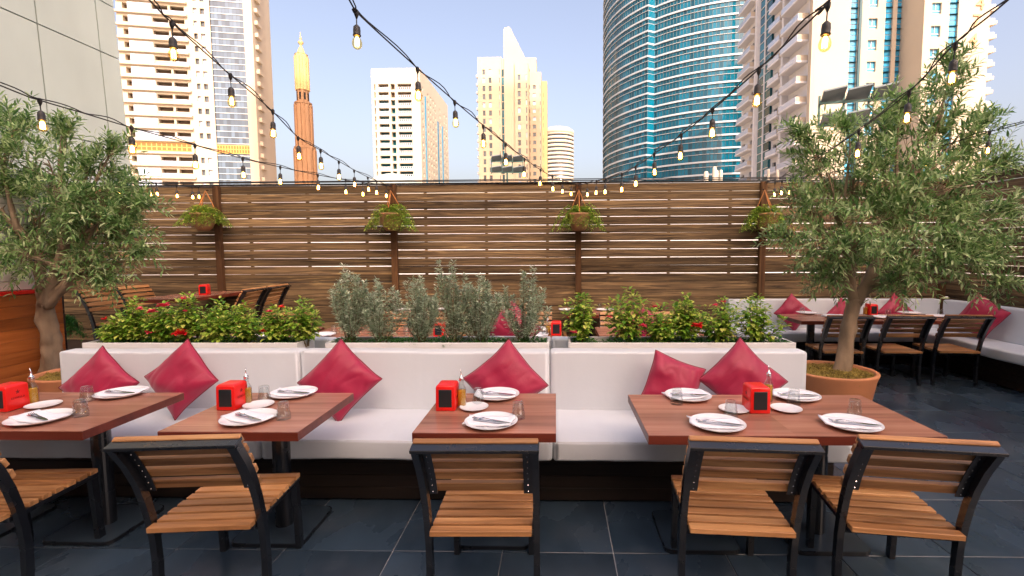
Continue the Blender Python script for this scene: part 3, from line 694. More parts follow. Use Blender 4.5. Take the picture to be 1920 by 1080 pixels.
def dispenser(p, label, rz=0, first=[None]):
    if first[0] is None:
        t = thing('napkin_dispenser', label, 'napkin dispenser', p, rz, 'red napkin boxes')
        inst('body', body_m, t, (0, 0, .0735))
        for s in (-1, 1):
            o = inst('face_plate', face_m, t, (0, s*.0602, .072)); o.rotation_euler = (R(-1.7)*s*-1, 0, 0)
            w = inst('brand_lettering', word_m, t, (s*.0542, 0, .062)); w.rotation_euler = (R(90), 0, R(90)*s)
            st = inst('star_emblem', star_m, t, (s*.0540, 0, .100)); st.rotation_euler = (R(90), 0, R(90)*s)
        first[0] = t; return t
    return copy_thing(first[0], label, p, rz)
oil_m = MB().lathe([(.0, .004), (.022, .004), (.0235, .008), (.0235, .088), (.021, .098)], 20).mesh('oil', M['oil'], True)
bot_m = MB().lathe([(.0, .0), (.025, 0), (.0262, .004), (.0262, .092), (.0235, .106), (.0135, .126), (.0122, .146), (.014, .147), (.014, .152), (.0112, .152), (.0108, .146), (.012, .126), (.022, .105), (.0246, .091), (.0246, .0035), (.0, .0032)], 24).mesh('bottle_glass', M['glass'], True)
pour_m = MB().lathe([(.0118, .150), (.0125, .156), (.0135, .158), (.0135, .166), (.009, .170), (.0045, .174), (.004, .184)], 16).tube([(0, 0, .18), (-.001, 0, .195), (-.006, 0, .214)], [.0042, .0034, .0026], 8).mesh('pourer', M['chrome'], True)
def oil_bottle(p, label, first=[None]):
    if first[0] is None:
        t = thing('oil_bottle', label, 'bottle', p, 0, 'olive oil bottles with steel pourers')
        b = inst('bottle_glass', bot_m, t); inst('oil', oil_m, t); inst('pourer', pour_m, t); first[0] = t; return t
    return copy_thing(first[0], label, p, random.uniform(-1, 1))
T1, T2, T3, T4, T5 = 'on the left front table', 'on the second front table from left', 'on the middle front table', 'on the left joined front table', 'on the right joined front table'
dispenser(atz(14, 770, TZ)+Vector((-.02, .03, 0)), 'red napkin box cut off by the left edge on the leftmost table')
dispenser(atz(428, 768, TZ)+Vector((0, .04, 0)), 'red napkin box with star ' + T2)
dispenser(atz(836, 770, TZ)+Vector((0, .05, 0)), 'red napkin box beside the oil bottle ' + T3)
dispenser(atz(1424, 775, TZ)+Vector((0, .05, 0)), 'red napkin box where the two joined front tables meet')
oil_bottle(atz(63, 758, TZ), 'olive oil bottle ' + T1)
oil_bottle(atz(464, 758, TZ), 'olive oil bottle ' + T2)
oil_bottle(atz(866, 762, TZ), 'olive oil bottle ' + T3)
oil_bottle(atz(1440, 752, TZ), 'olive oil bottle hidden behind the red napkin box of the joined tables')
for a in ((75, 785, -14, 'nearest the camera ' + T1), (228, 738, 3, 'nearest the bench ' + T1), (467, 785, -16, 'nearest the camera ' + T2), (551, 738, 2, 'nearest the bench ' + T2), (921, 792, -8, 'nearest the camera ' + T3), (932, 741, 0, 'nearest the bench ' + T3),
          (1345, 796, -6, 'nearest the camera ' + T4), (1290, 743, 8, 'nearest the bench ' + T4), (1597, 796, -8, 'nearest the camera ' + T5), (1492, 743, 5, 'nearest the bench ' + T5)):
    setting(*a)
for a in ((164, 752, 'beside the far plate ' + T1), (152, 780, 'beside the near plate ' + T1), (496, 751, 'beside the far plate ' + T2), (532, 785, 'right of the near plate ' + T2), (897, 757, 'beside the far plate ' + T3), (972, 784, 'right of the near plate ' + T3),
          (1269, 757, 'in front of the far plate ' + T4), (1370, 782, 'on the edge of the side plate ' + T4), (1488, 758, 'in front of the far plate ' + T5), (1602, 780, 'behind the near plate ' + T5)):
    tumbler(*a)
for a in ((82, 762, T1), (485, 762, T2), (889, 766, T3), (1376, 770, T4), (1474, 769, T5)): sidep(*a)
# right corner tables
R1 = 'on the far right corner table'
setting(1563, 593, 0, 'left of the trunk ' + R1, TZ, False); setting(1513, 587, 0, 'at the left end ' + R1, TZ, False)
setting(1655, 595, 0, 'below the red box ' + R1, TZ, False); setting(1705, 587, 0, 'right of the red box ' + R1, TZ, False); setting(1760, 593, 0, 'at the right end ' + R1, TZ, False)
for a in ((1504, 588, 'at the left end ' + R1), (1600, 588, 'right of the trunk ' + R1), (1665, 592, 'below the red box ' + R1), (1698, 588, 'right of the red box ' + R1), (1763, 592, 'at the right end ' + R1)): tumbler(*a)
dispenser(atz(1633, 590, TZ), 'red napkin box ' + R1); oil_bottle(atz(1622, 590, TZ), 'oil bottle beside the red box ' + R1)
# second row, seen through the plants
B2 = 'on the second row '
dispenser(atz(1043, 629, TZ)+Vector((0, .04, 0)), 'red napkin box in the gap right of the herbs', math.pi); oil_bottle(atz(1027, 629, TZ)+Vector((0, .03, 0)), 'oil bottle left of the red box in the gap right of the herbs')
dispenser(atz(822, 632, TZ)+Vector((0, .06, 0)), 'red napkin box behind the middle herbs', math.pi); dispenser(atz(450, 632, TZ)+Vector((0, .06, 0)), 'red napkin box behind the left planter shrubs', math.pi)
dispenser(atz(1252, 631, TZ)+Vector((0, .06, 0)), 'red napkin box behind the right planter shrubs', math.pi); oil_bottle(atz(1240, 631, TZ)+Vector((0, .05, 0)), 'oil bottle behind the right planter shrubs')
setting(604, 628, 0, B2 + 'in the gap between the left and middle planters', TZ, False); tumbler(626, 625, B2 + 'in the gap between the left and middle planters')
setting(1010, 618, 0, B2 + 'behind the rightmost herb', TZ, False); setting(1005, 628, 0, B2 + 'just above the right end of the herb planter', TZ, False); tumbler(985, 622, B2 + 'behind the rightmost herb'); tumbler(1022, 630, B2 + 'left of the red box right of the herbs')
setting(1285, 628, 0, B2 + 'behind the right planter', TZ, False); tumbler(1272, 622, B2 + 'behind the right planter'); tumbler(762, 622, B2 + 'behind the middle herbs')
setting(1330, 622, 0, B2 + 'near the right end of the right planter', TZ, False); setting(505, 628, 0, B2 + 'behind the left planter shrubs', TZ, False)
# tables at the fence and the raised deck
setting(757, 581, 0, 'at the left of the fence table below the second post', TZ, False); setting(826, 580, 0, 'at the right of the fence table below the second post', TZ, False); tumbler(812, 581, 'on the fence table below the second post')
setting(1064, 581, 0, 'at the left of the fence table below the third post', TZ, False); setting(1134, 581, 0, 'at the right of the fence table below the third post', TZ, False); tumbler(1124, 580, 'on the fence table below the third post')
dispenser(at(384, 548, 6.75), 'red napkin box on the raised deck table at far left', R(15)); bpy.data.objects['napkin_dispenser'].location.z += 0
for o in list(COL.objects):
    if o.get('label', '').startswith('red napkin box on the raised deck'): o.location.z = .286+.7502

# ================================================================== OLIVE TREES
def leaf(m, p, d, up, L, W, curl=.15):
    d = d.normalized(); s = d.cross(up); s = s.normalized() if s.length > 1e-4 else Vector((1, 0, 0)); n = s.cross(d)
    a = p+d*L*.35+n*L*curl*.25; b_ = p+d*L*.72+n*L*curl*.2; tip = p+d*L-n*L*curl*.3
    k = len(m.v); w = W/2
    m.v += [tuple(p), tuple(a+s*w+n*w*.25), tuple(a-n*w*.1), tuple(a-s*w+n*w*.25), tuple(b_+s*w*.75+n*w*.2), tuple(b_-n*w*.1), tuple(b_-s*w*.75+n*w*.2), tuple(tip)]
    m.f += [(k, k+1, k+2), (k, k+2, k+3), (k+1, k+4, k+5, k+2), (k+2, k+5, k+6, k+3), (k+4, k+7, k+5), (k+5, k+7, k+6)]
def rv(s=1): return Vector((random.uniform(-1, 1), random.uniform(-1, 1), random.uniform(-1, 1)))*s
def bez(a, b_, c, d, n): return [a*((1-t)**3)+b_*(3*t*(1-t)**2)+c*(3*t*t*(1-t))+d*t**3 for t in [i/n for i in range(n+1)]]
def olive(label, base, fork, lobes, seed, trunk_r, gnarl, density=1.0):
    random.seed(seed)
    t = thing('olive_tree', label, 'tree', base); B = Vector(base)
    tr = MB(); jit = lambda p, a: 1+.10*math.sin(3*a+p.z*7)+gnarl*noise.noise(Vector((p.x*7, p.y*7, p.z*9))+Vector((math.cos(a), math.sin(a), 0))*1.6)
    fk = Vector(fork); mid = B.lerp(fk, .5)+Vector((-.02, .02, 0))
    pts = bez(B+Vector((0, 0, -.06)), B.lerp(fk, .35)+Vector((.03, 0, 0)), B.lerp(fk, .7)-Vector((.03, 0, 0)), fk, 22)
    rads = []
    for i in range(23):
        u = i/22; rads.append(trunk_r*(1.25-.3*u+.35*max(0, .12-u)/.12*.8)*(1+.10*noise.noise(Vector((u*6, seed, 0)))))
    tr.tube(pts, rads, 20, True, jit)
    cen = sum((Vector(l[0]) for l in lobes), Vector())/len(lobes)
    lf = MB(); fr = MB()
    ang = 0
    # a few boughs leave the fork, then divide towards the parts of the crown
    cl = {}
    for c, r in lobes:
        d = Vector(c)-fk; key = (d.x > .05, d.z > .95) if abs(d.x) > .05 else ('m', d.y > 0)
        cl.setdefault(key, []).append((Vector(c), r))
    boughs = []
    for key, L in cl.items():
        m_ = sum((c for c, r in L), Vector())/len(L); st = fk+Vector((0, 0, -.04)); d = m_-st; e = st+d*.45+rv(.05)
        hd = Vector((d.x, d.y, 0))*.25; p1 = st+hd*.4+Vector((0, 0, .10))+rv(.03)
        bp_ = bez(st, p1, st+d*.30+rv(.07), e, 9); n_ = min(1.0, .55+.06*len(L))
        tr.tube(bp_, [trunk_r*n_*(1-.45*i/9) for i in range(10)], 10, True, jit)
        for c, r in L: boughs.append((c, r, e, trunk_r*n_*.5))
    for c, r, st, r0 in boughs:
        d = c-st; r = max(.07, r-.07)
        limb = bez(st-d*.05, st+d*.3+rv(.08)+Vector((0, 0, .04)), st+d*.7+rv(.10), c, 12)
        tr.tube(limb, [r0*(1-.86*(i/12)**.7) for i in range(13)], 7, True, jit)
        nt = int(250*(r+.07)**2*density)+9
        for _ in range(nt):
            v = rv();
            while v.length > 1 or v.length < .2: v = rv()
            v = v*(.35+.65*random.random()**.4)/max(v.length, .01)*v.length**.3
            end = c+Vector((v.x*r, v.y*r*.95, v.z*r*.92)); a = limb[random.randint(5, 12)]
            od = (end-cen).normalized()*.7+(end-c).normalized()*.6+Vector((0, 0, .25))+rv(.55)
            ln = random.uniform(.16, .36); od.normalize()
            p0 = end-od*ln*.4
            if random.random() < .3: tr.tube(bez(a, a.lerp(p0, .4)+rv(.04), a.lerp(p0, .7)+rv(.04), p0, 5), [.007, .006, .005, .004, .003, .0025], 4, False)
            droop = random.uniform(-.35, .05); tw = [p0+od*ln*u+Vector((0, 0, droop*ln*u*u)) for u in (0, .25, .5, .75, 1)]
            lf_n = random.randint(7, 11)
            if random.random() < .55: tr.tube(tw, [.0028, .0025, .0022, .0018, .001], 3, False)
            side = od.cross(Vector((0, 0, 1)));
            if side.length < .05: side = Vector((1, 0, 0))
            side.normalize(); up2 = side.cross(od).normalized(); roll = random.uniform(0, 6.28)
            for q in range(lf_n):
                u = (q+.5)/lf_n; i = min(3, int(u*4)); p = tw[i].lerp(tw[i+1], u*4-i)
                for sg in (-1, 1):
                    aa = roll+(q % 2)*1.57+(0 if sg > 0 else math.pi)+random.uniform(-.3, .3)
                    ld = od*random.uniform(.45, .8)+(side*math.cos(aa)+up2*math.sin(aa))*random.uniform(.6, .95)
                    leaf(lf, p, ld, Vector((0, 0, 1))+rv(.5), random.uniform(.075, .128)*(1-.25*u), random.uniform(.015, .024), random.uniform(-.1, .35))
            leaf(lf, tw[4], od, Vector((0, 0, 1))+rv(.4), .06, .013)
            if random.random() < .05:
                fr.lathe([(.0, -.011), (.007, -.007), (.0085, 0), (.007, .007), (0, .011)], 8, Matrix.Translation(p0+rv(.03)))
    for o in (tr.build('trunk', M['bark'], None, True, raw=True), lf.build('crown', M['olive'], None, False, raw=True), fr.build('fruit', M['fruit'], None, True, raw=True)):
        o.parent = t; o.matrix_parent_inverse = Matrix.Translation(-B)
        if o.name.startswith(('crown', 'fruit')): o['kind'] = 'stuff'
    return t
def lobes_px(L): return [(at(px, py, Y), r) for px, py, Y, r in L]
olive('olive tree with pale straight trunk in the right terracotta pot', (2.87, 4.93, .40), at(1603, 560, 4.93),
      lobes_px([(1560, 440, 4.75, .42), (1640, 420, 4.6, .46), (1720, 440, 4.9, .48), (1600, 330, 5.0, .48), (1690, 330, 4.8, .5), (1770, 350, 4.9, .46), (1820, 420, 5.0, .44), (1530, 290, 4.9, .30), (1650, 240, 4.9, .26), (1730, 230, 5.0, .33), (1690, 190, 4.9, .14), (1585, 235, 4.9, .13), (1500, 250, 4.9, .10), (1880, 300, 5.0, .12), (1890, 390, 5.0, .16), (1470, 440, 4.9, .12), (1840, 230, 5.0, .12), (1880, 530, 4.9, .14), (1775, 160, 4.95, .24), (1800, 250, 5.0, .32), (1840, 300, 5.0, .30), (1790, 490, 4.8, .34), (1700, 510, 4.7, .26), (1560, 510, 4.8, .20), (1620, 490, 5.3, .34), (1860, 460, 4.95, .26), (1510, 380, 4.9, .24), (1785, 115, 4.95, .14)]), 11, .062, .16)
olive('olive tree with gnarled forked trunk in the left terracotta pot', atz(98, 688, .42), at(88, 566, 4.85),
      lobes_px([(60, 400, 4.9, .50), (150, 370, 4.8, .46), (-30, 330, 4.9, .5), (90, 300, 4.9, .44), (190, 400, 4.85, .40), (225, 350, 4.9, .28), (-10, 240, 4.9, .34), (40, 480, 4.6, .28), (180, 480, 4.8, .30), (170, 300, 4.85, .24), (-60, 440, 4.8, .5), (235, 430, 4.85, .24), (30, 230, 4.8, .2), (110, 440, 5.2, .38), (270, 380, 4.85, .14), (265, 470, 4.85, .12), (120, 245, 4.85, .10), (215, 275, 4.85, .10), (200, 520, 4.8, .12)]), 23, .076, .34)
def pot(label, cx, cy, r, h, seed):
    t = thing('terracotta_pot', label, 'pot', (cx, cy, 0))
    MB().lathe([(.0, 0), (r*.74, 0), (r*.80, .04), (r*.96, h-.06), (r, h-.02), (r*1.005, h-.006), (r*.99, h), (r*.92, h), (r*.905, h-.008), (r*.88, h-.09), (0, h-.09)], 56).build('body', M['terra'], t, True)
    m = MB(); random.seed(seed)
    for _ in range(5200):
        a = random.uniform(0, 6.28); q = r*.9*math.sqrt(random.random()); p = Vector((q*math.cos(a), q*math.sin(a), h-.045+.02*noise.noise(Vector((q*math.cos(a)*9, q*math.sin(a)*9, seed)))+random.uniform(0, .018)))
        leaf(m, p, Vector((random.uniform(-1, 1), random.uniform(-1, 1), random.uniform(-.2, .5))), Vector((0, 0, 1)), random.uniform(.02, .05), random.uniform(.004, .010), .4)
    m.build('moss', M['moss'], t, raw=True)['kind'] = 'stuff'
    MB().lathe([(0, h-.05), (r*.89, h-.05), (r*.89, h-.07), (0, h-.07)], 32).build('soil', M['soil'], t)
pot('terracotta pot with dry moss under the right olive tree', 2.72, 4.83, .40, .45, 3)
pot('terracotta pot with dry moss under the left olive tree', -4.72, 4.72, .40, .45, 4)

# ================================================================== PLANTER SHRUBS
def shrub(label, px, top, half_px, kind, seed, flowers=(), Y=3.82, red=False):
    random.seed(seed); s = Y/F_PX; base = at(px, 640, Y); base.z = .885; H = (CAM_H-(top-470)*s-.885)*(1.06 if kind == 'herb' else .95); W = half_px*s*((1.5 if px > 1000 else 1.2) if kind == 'shrub' else 1.45)
    t = thing('flowering_shrub' if kind == 'shrub' else 'herb_bush', label, 'shrub' if kind == 'shrub' else 'herb', base, 0)
    st = MB(); lf = MB()
    if kind == 'shrub':
        ns = 10
        for k in range(ns):
            a = 6.28*k/ns+random.uniform(-.4, .4); q = random.uniform(.15, 1.0) if k else 0
            h = H*(1-.42*q*random.uniform(.6, 1.2)) if k else H
            e = Vector((math.cos(a)*W*q, math.sin(a)*min(W, .13)*q, h)); pts = bez(Vector((random.uniform(-.02, .02), random.uniform(-.02, .02), -.01)), Vector((e.x*.3, e.y*.3, h*.35)), Vector((e.x*.9, e.y*.9, h*.6)), e, 10)
            st.tube(pts, [.0055*(1-.75*i/10) for i in range(11)], 5, False)
            for i in range(3, 11):
                for _ in range(11):
                    p = pts[i]+rv(.012); az = random.uniform(0, 6.28); el = random.uniform(-.35, .6)+(.5 if i == 10 else 0)
                    d = Vector((math.cos(az)*math.cos(el), math.sin(az)*math.cos(el), math.sin(el))); L = random.uniform(.032, .058)*(1.0 if i < 9 else .75)
                    pp = p+d*random.uniform(.005, .045)
                    leaf(lf, pp, d+Vector((0, 0, -.25)), Vector((0, 0, 1)), L, L*.62, .2)
        for k in range(5):                     # side shoots
            pass
        lm = M['shrub']
    else:
        ns = 20
        for k in range(ns):
            a = random.uniform(0, 6.28); q = random.random()**.6; h = H*(1-.5*q*random.uniform(.5, 1.2)) if k else H
            e = Vector((math.cos(a)*W*q, math.sin(a)*min(W, .12)*q, h)); pts = bez(Vector((random.uniform(-.03, .03), random.uniform(-.02, .02), -.01)), Vector((e.x*.5, e.y*.5, h*.35)), Vector((e.x, e.y, h*.65)), e, 16)
            st.tube(pts, [.004*(1-.75*i/16) for i in range(17)], 4, False)
            for i in range(3, 17):
                u = i/16
                for _ in range(16 if i > 4 else 6):
                    az = random.uniform(0, 6.28); el = random.uniform(-.1, .9); d = Vector((math.cos(az)*math.cos(el), math.sin(az)*math.cos(el), math.sin(el)))
                    off = random.uniform(0, .04)*(1.25-u); p = pts[i].lerp(pts[max(0, i-1)], random.random())+d*off
                    leaf(lf, p, d, Vector((0, 0, 1))+rv(.4), random.uniform(.02, .04), random.uniform(.007, .012), .1)
        lm = M['herb']
    st.build('stems', M['twig'], t, True, raw=True)['kind'] = 'stuff'; lf.build('foliage', lm, t, raw=True)['kind'] = 'stuff'
    for fx_, fy_, fr_, col in flowers:
        p = at(fx_, fy_, Y-.10)-base; fl = MB()
        for q in range(12):
            a = q*2.4; d = Vector((math.cos(a), math.sin(a)*.7-.3, random.uniform(0, .8))); leaf(fl, Vector((0, 0, 0)), d, Vector((0, 0, 1)), fr_*s*random.uniform(1.2, 1.6), fr_*s*1.3, .3)
        fl.build('flower', M[col], t, loc=p, raw=True)
    return t
Lp = ' in the left planter'
shrub('leftmost low shrub with one red bud' + Lp, 222, 596, 26, 'shrub', 31, [(196, 600, 5, 'redflower')])
shrub('tall pointed dark green shrub second from left' + Lp, 262, 560, 27, 'shrub', 32, [(263, 580, 5, 'flower')])
shrub('sparser shrub with three pink blossoms' + Lp, 310, 573, 30, 'shrub', 33, [(285, 586, 7, 'flower'), (307, 575, 9, 'flower'), (282, 625, 7, 'flower')])
shrub('tallest shrub beside the large red flower' + Lp, 358, 553, 36, 'shrub', 34, [(344, 561, 5, 'flower'), (348, 584, 4, 'flower'), (338, 627, 10, 'redflower')])
shrub('shrub below the deck table, right of the red flower' + Lp, 412, 563, 34, 'shrub', 35)
shrub('rounded shrub fourth from right end' + Lp, 462, 571, 34, 'shrub', 36, [(505, 585, 5, 'flower')])
shrub('shrub with a red bud near the right end' + Lp, 522, 575, 32, 'shrub', 37, [(528, 577, 5, 'redflower'), (493, 622, 5, 'redflower')])
shrub('rightmost leggy shrub leaning outward' + Lp, 572, 562, 26, 'shrub', 38)
Mp = ' in the middle planter'
shrub('leftmost grey-green herb column' + Mp, 658, 503, 27, 'herb', 41)
shrub('second herb from left, shorter and greener' + Mp, 714, 528, 38, 'herb', 42)
shrub('third herb from left, slim with two tips' + Mp, 788, 513, 34, 'herb', 43)
shrub('tallest grey herb in the centre' + Mp, 852, 495, 36, 'herb', 44)
shrub('broad grey herb right of the tallest one' + Mp, 902, 522, 40, 'herb', 45)
shrub('rightmost herb standing apart' + Mp, 980, 506, 34, 'herb', 46)
Rp = ' in the right planter'
shrub('leftmost two-pronged yellow-green shrub' + Rp, 1090, 552, 30, 'shrub', 51, [(1075, 625, 6, 'flower')])
shrub('tallest pointed yellow shrub' + Rp, 1180, 541, 32, 'shrub', 52, [(1142, 595, 4, 'flower'), (1205, 612, 5, 'flower')])
shrub('low shrub right of the pointed yellow one' + Rp, 1238, 577, 28, 'shrub', 53, [(1228, 576, 4, 'flower')])
shrub('shrub with a tall single shoot' + Rp, 1284, 558, 26, 'shrub', 54, [(1307, 613, 9, 'redflower')])
shrub('dense dark green shrub second from right' + Rp, 1352, 562, 34, 'shrub', 55, [(1341, 573, 4, 'flower'), (1357, 567, 4, 'flower')])
shrub('rightmost spreading shrub with bare stems' + Rp, 1418, 556, 40, 'shrub', 56)
for k, (x0, x1, lab, clumps) in enumerate(((-3.66, -2.02, 'left', [(-3.5, 1), (-3.2, 1), (-2.95, 1), (-2.62, 1.2), (-2.2, 1.1)]), (-1.74, -.08, 'middle', [(-1.65, 1.2), (-1.35, 1.3), (-1.12, 1.4), (-.85, 1.5), (-.52, 1.3), (-.18, 1.2)]), (.13, 1.77, 'right', [(.2, 1), (.55, 1.4), (.85, 1.2), (1.15, 1.4), (1.45, 1), (1.70, 1.3)]))):
    random.seed(60+k); m = MB()
    for cx, sc in clumps:
        for _ in range(230):
            a = random.uniform(0, 6.28); q = random.random()**.6*.11*sc; p = Vector((cx+q*math.cos(a), 3.80+q*math.sin(a)*.7, .90+random.uniform(0, .055)*sc*(1-q/.2)))
            if not (x0 < p.x < x1): continue
            leaf(m, p, Vector((math.cos(a), math.sin(a), random.uniform(-.2, .8))), Vector((0, 0, 1)), random.uniform(.018, .034), random.uniform(.012, .02), .2)
    for _ in range(500):
        p = Vector((random.uniform(x0, x1), random.uniform(3.70, 3.93), .892+random.uniform(0, .03))); leaf(m, p, rv()+Vector((0, 0, .4)), Vector((0, 0, 1)), .02, .009, .2)
    o = m.build('ground_cover', M['cover'], raw=True); stuff(tag(o, 'low green ground cover between the stems in the %s planter' % lab, 'ground cover'))

# ================================================================== HANGING POTS ON THE FENCE POSTS
def fern(m, c, r, n, droop, seed):
    random.seed(seed)
    for _ in range(n):
        a = random.uniform(0, 6.28); L = r*random.uniform(.6, 1.15); up = random.uniform(.15, .9)
        d = Vector((math.cos(a), math.sin(a)*.65, 0)); pts = [c+d*L*u+Vector((0, 0, up*L*u*(1-u)*2.2-droop*L*u*u)) for u in (0, .2, .4, .6, .8, 1)]
        for i in range(1, 6):
            for q in range(12):
                p = pts[i-1].lerp(pts[i], q/12); t = (pts[i]-pts[i-1]).normalized(); sd = t.cross(Vector((0, 0, 1))); 
                if sd.length < .01: sd = Vector((1, 0, 0))
                leaf(m, p, sd.normalized()*random.choice((-1, 1))+t*.5+rv(.5), Vector((0, 0, 1))+rv(.4), random.uniform(.030, .06), .011, .1)
pots = [(381, 'leftmost hanging clay pot with fern on the fence', -.07, 71), (733, 'hanging clay pot with fern on the second fence post', -.10, 72), (1086, 'hanging clay pot with fern on the third fence post', 0, 73), (1438, 'rightmost hanging clay pot beside the right olive crown', 0, 74)]
for px, lab, dx, sd in pots:
    c = at(px, 402, 7.18); t = thing('hanging_pot', lab, 'hanging plant', c, 0, 'clay pots hung on the fence')
    MB().lathe([(0, -.24), (.07, -.24), (.11, -.20), (.15, -.11), (.165, -.02), (.175, -.01), (.175, .015), (.16, .015), (.15, -.02), (0, -.03)], 28).build('pot', M['clay'], t, True)
    m = MB(); hk = Vector((dx*.3, .10, .36))
    for q in range(3):
        a = 2.1*q+.5; m2 = MB().tube([Vector((.168*math.cos(a), .168*math.sin(a), 0)), Vector((.09*math.cos(a), .09*math.sin(a)+.05, .17)), hk], .007, 6); m2.build('rope', M['rope'], t, True)
    MB().tube([hk, hk+Vector((0, .09, .02))], .006, 6).build('hook', M['black'], t)
    fern(m, Vector((0, 0, .0)), .37, 80, .62 if sd != 71 else .45, sd)
    m.build('fern', M['fern'], t, raw=True)['kind'] = 'stuff'
c = at(118, 600, 6.2); t = thing('potted_fern', 'dark green potted fern half hidden behind the left olive trunk', 'plant', (c.x, c.y, 0))
MB().lathe([(0, .55), (.07, .55), (.10, .70), (.11, .72), (.095, .72), (0, .70)], 24).build('pot', M['clay'], t, True)
MB().tube([(0, 0, 0), (0, 0, .55)], .02, 8).lathe([(.0, 0), (.12, 0), (.12, .02), (0, .02)], 20).build('stand', M['black'], t)
m = MB(); fern(m, Vector((0, 0, .74)), .24, 44, .9, 75); m.build('fern', M['cover'], t, raw=True)['kind'] = 'stuff'

# ================================================================== STRING LIGHTS
sock_m = MB().lathe([(.004, .0), (.008, -.003), (.0165, -.012), (.018, -.03), (.0175, -.046), (.0195, -.05), (.0195, -.055), (.012, -.056)], 14).mesh('socket', M['socket'], True)
bulb_m = MB().lathe([(.0125, -.055), (.0135, -.062), (.020, -.073), (.0245, -.088), (.0235, -.102), (.017, -.114), (.007, -.120), (0, -.121)], 16).mesh('bulb', M['bulb'], True)
fil = MB()
for q in range(4):
    a = q*1.571; x, y = .006*math.cos(a), .006*math.sin(a); fil.tube([(x*.5, y*.5, -.062), (x*1.4, y*1.4, -.072), (x*1.5, y*1.5, -.104)], .0026, 5)
fil_m = fil.mesh('filament', M['filament'])
def catm(P, n=8):
    out = []
    for i in range(len(P)-1):
        a, b_, c, d = P[max(i-1, 0)], P[i], P[i+1], P[min(i+2, len(P)-1)]
        for k in range(n):
            t = k/n; out.append(.5*((2*b_)+(c-a)*t+(2*a-5*b_+4*c-d)*t*t+(3*b_-a-3*c+d)*t**3))
    return out+[P[-1]]
def strand(label, near_px, Ynear, end, cable, bulbs, anchor=None):
    t = thing('string_light', label, 'string lights', end, 0, 'festoon strings of warm bulbs'); E = Vector(end)
    A = at(near_px[0], near_px[1], Ynear)
    P = [atplane(x, y, A, E) for x, y in cable]
    d = (P[0]-P[1]); d.normalize()
    if anchor: P = [Vector(anchor)]+P
    else: P = [P[0]+d*2.5+Vector((0, 0, .3)), P[0]+d*1.0+Vector((0, 0, .05))]+P
    P.append(E); C = catm(P)
    MB().tube([p-E for p in C], .0040, 6).build('cable', M['cable'], t, True)
    MB().tube([p-E+Vector((.012*math.sin(i*.9), 0, .011+.008*math.cos(i*.7))) for i, p in enumerate(C)], .0035, 5).build('support_wire', M['cable'], t, True)
    for x, y in bulbs:
        p = atplane(x, y, A, E)-E; drop = random.uniform(.055, .075)
        s = inst('socket', sock_m, t, p+Vector((0, 0, -drop)), (random.uniform(-.04, .04), random.uniform(-.04, .04), random.uniform(0, 3)))
        inst('bulb', bulb_m, s); inst('filament', fil_m, s)
        MB().tube([(0, 0, 0), (0, 0, drop)], .003, 5).lathe([(.004, drop-.03), (.011, drop-.012), (.012, drop+.004), (.006, drop+.012)], 8).build('cord', M['cable'], s)
    return t
random.seed(5)
e2, e3, e4, e1 = (-2.445, 7.36, 2.60), (.343, 7.36, 2.60), (3.08, 7.36, 2.60), (-5.15, 7.36, 2.60)
strand('string of bulbs falling from upper left to the second fence post', (322, 42), 2.5, e2, [(280, 0), (322, 42), (420, 130), (505, 203), (559, 257), (600, 281), (640, 305), (690, 332)], [(322, 43), (432, 141), (511, 208), (559, 258), (601, 282), (635, 303), (664, 320), (690, 333), (706, 340)])
strand('string of bulbs from the top centre down to the third fence post', (668, 28), 2.5, e3, [(655, 0), (668, 22), (783, 128), (853, 190), (906, 235), (948, 270), (983, 297), (1013, 318), (1045, 335)], [(668, 23), (783, 129), (853, 191), (906, 236), (948, 271), (983, 298), (1013, 318), (1036, 331), (1055, 338), (1071, 342)])
strand('string of bulbs from the upper right tower down to the third fence post', (1550, 5), 2.1, e3, [(1556, 0), (1540, 18), (1422, 130), (1337, 205), (1277, 253), (1227, 288), (1192, 312), (1166, 325), (1120, 340)], [(1551, 8), (1422, 130), (1336, 205), (1277, 253), (1227, 289), (1192, 313), (1166, 326), (1135, 335), (1118, 340), (1101, 343)])
strand('string of bulbs passing through the right olive crown', (1704, 172), 2.9, e4, [(1890, 0), (1790, 82), (1704, 172), (1610, 245), (1520, 305), (1470, 330)], [(1790, 84), (1704, 173), (1610, 246), (1482, 336), (1466, 339), (1453, 342)])
strand('string of bulbs crossing the grey facade at left', (75, 188), 2.8, e2, [(0, 160), (75, 188), (160, 213), (246, 239), (365, 272), (455, 297), (525, 313), (596, 328), (665, 340)], [(75, 188), (246, 239), (365, 272), (455, 297), (525, 313), (596, 328), (648, 337), (680, 343), (724, 348)])
strand('short string of bulbs at the right edge above the fence', (1855, 247), 4.5, e4, [(1920, 230), (1855, 247), (1760, 275), (1600, 315), (1500, 335)], [(1855, 248), (1740, 281)])
strand('low string of bulbs behind the left olive crown', (160, 335), 5.6, e1, [(20, 322), (160, 335), (240, 340), (300, 345), (350, 350)], [(160, 335), (222, 339), (283, 343), (293, 344), (331, 348), (360, 350), (372, 350)])

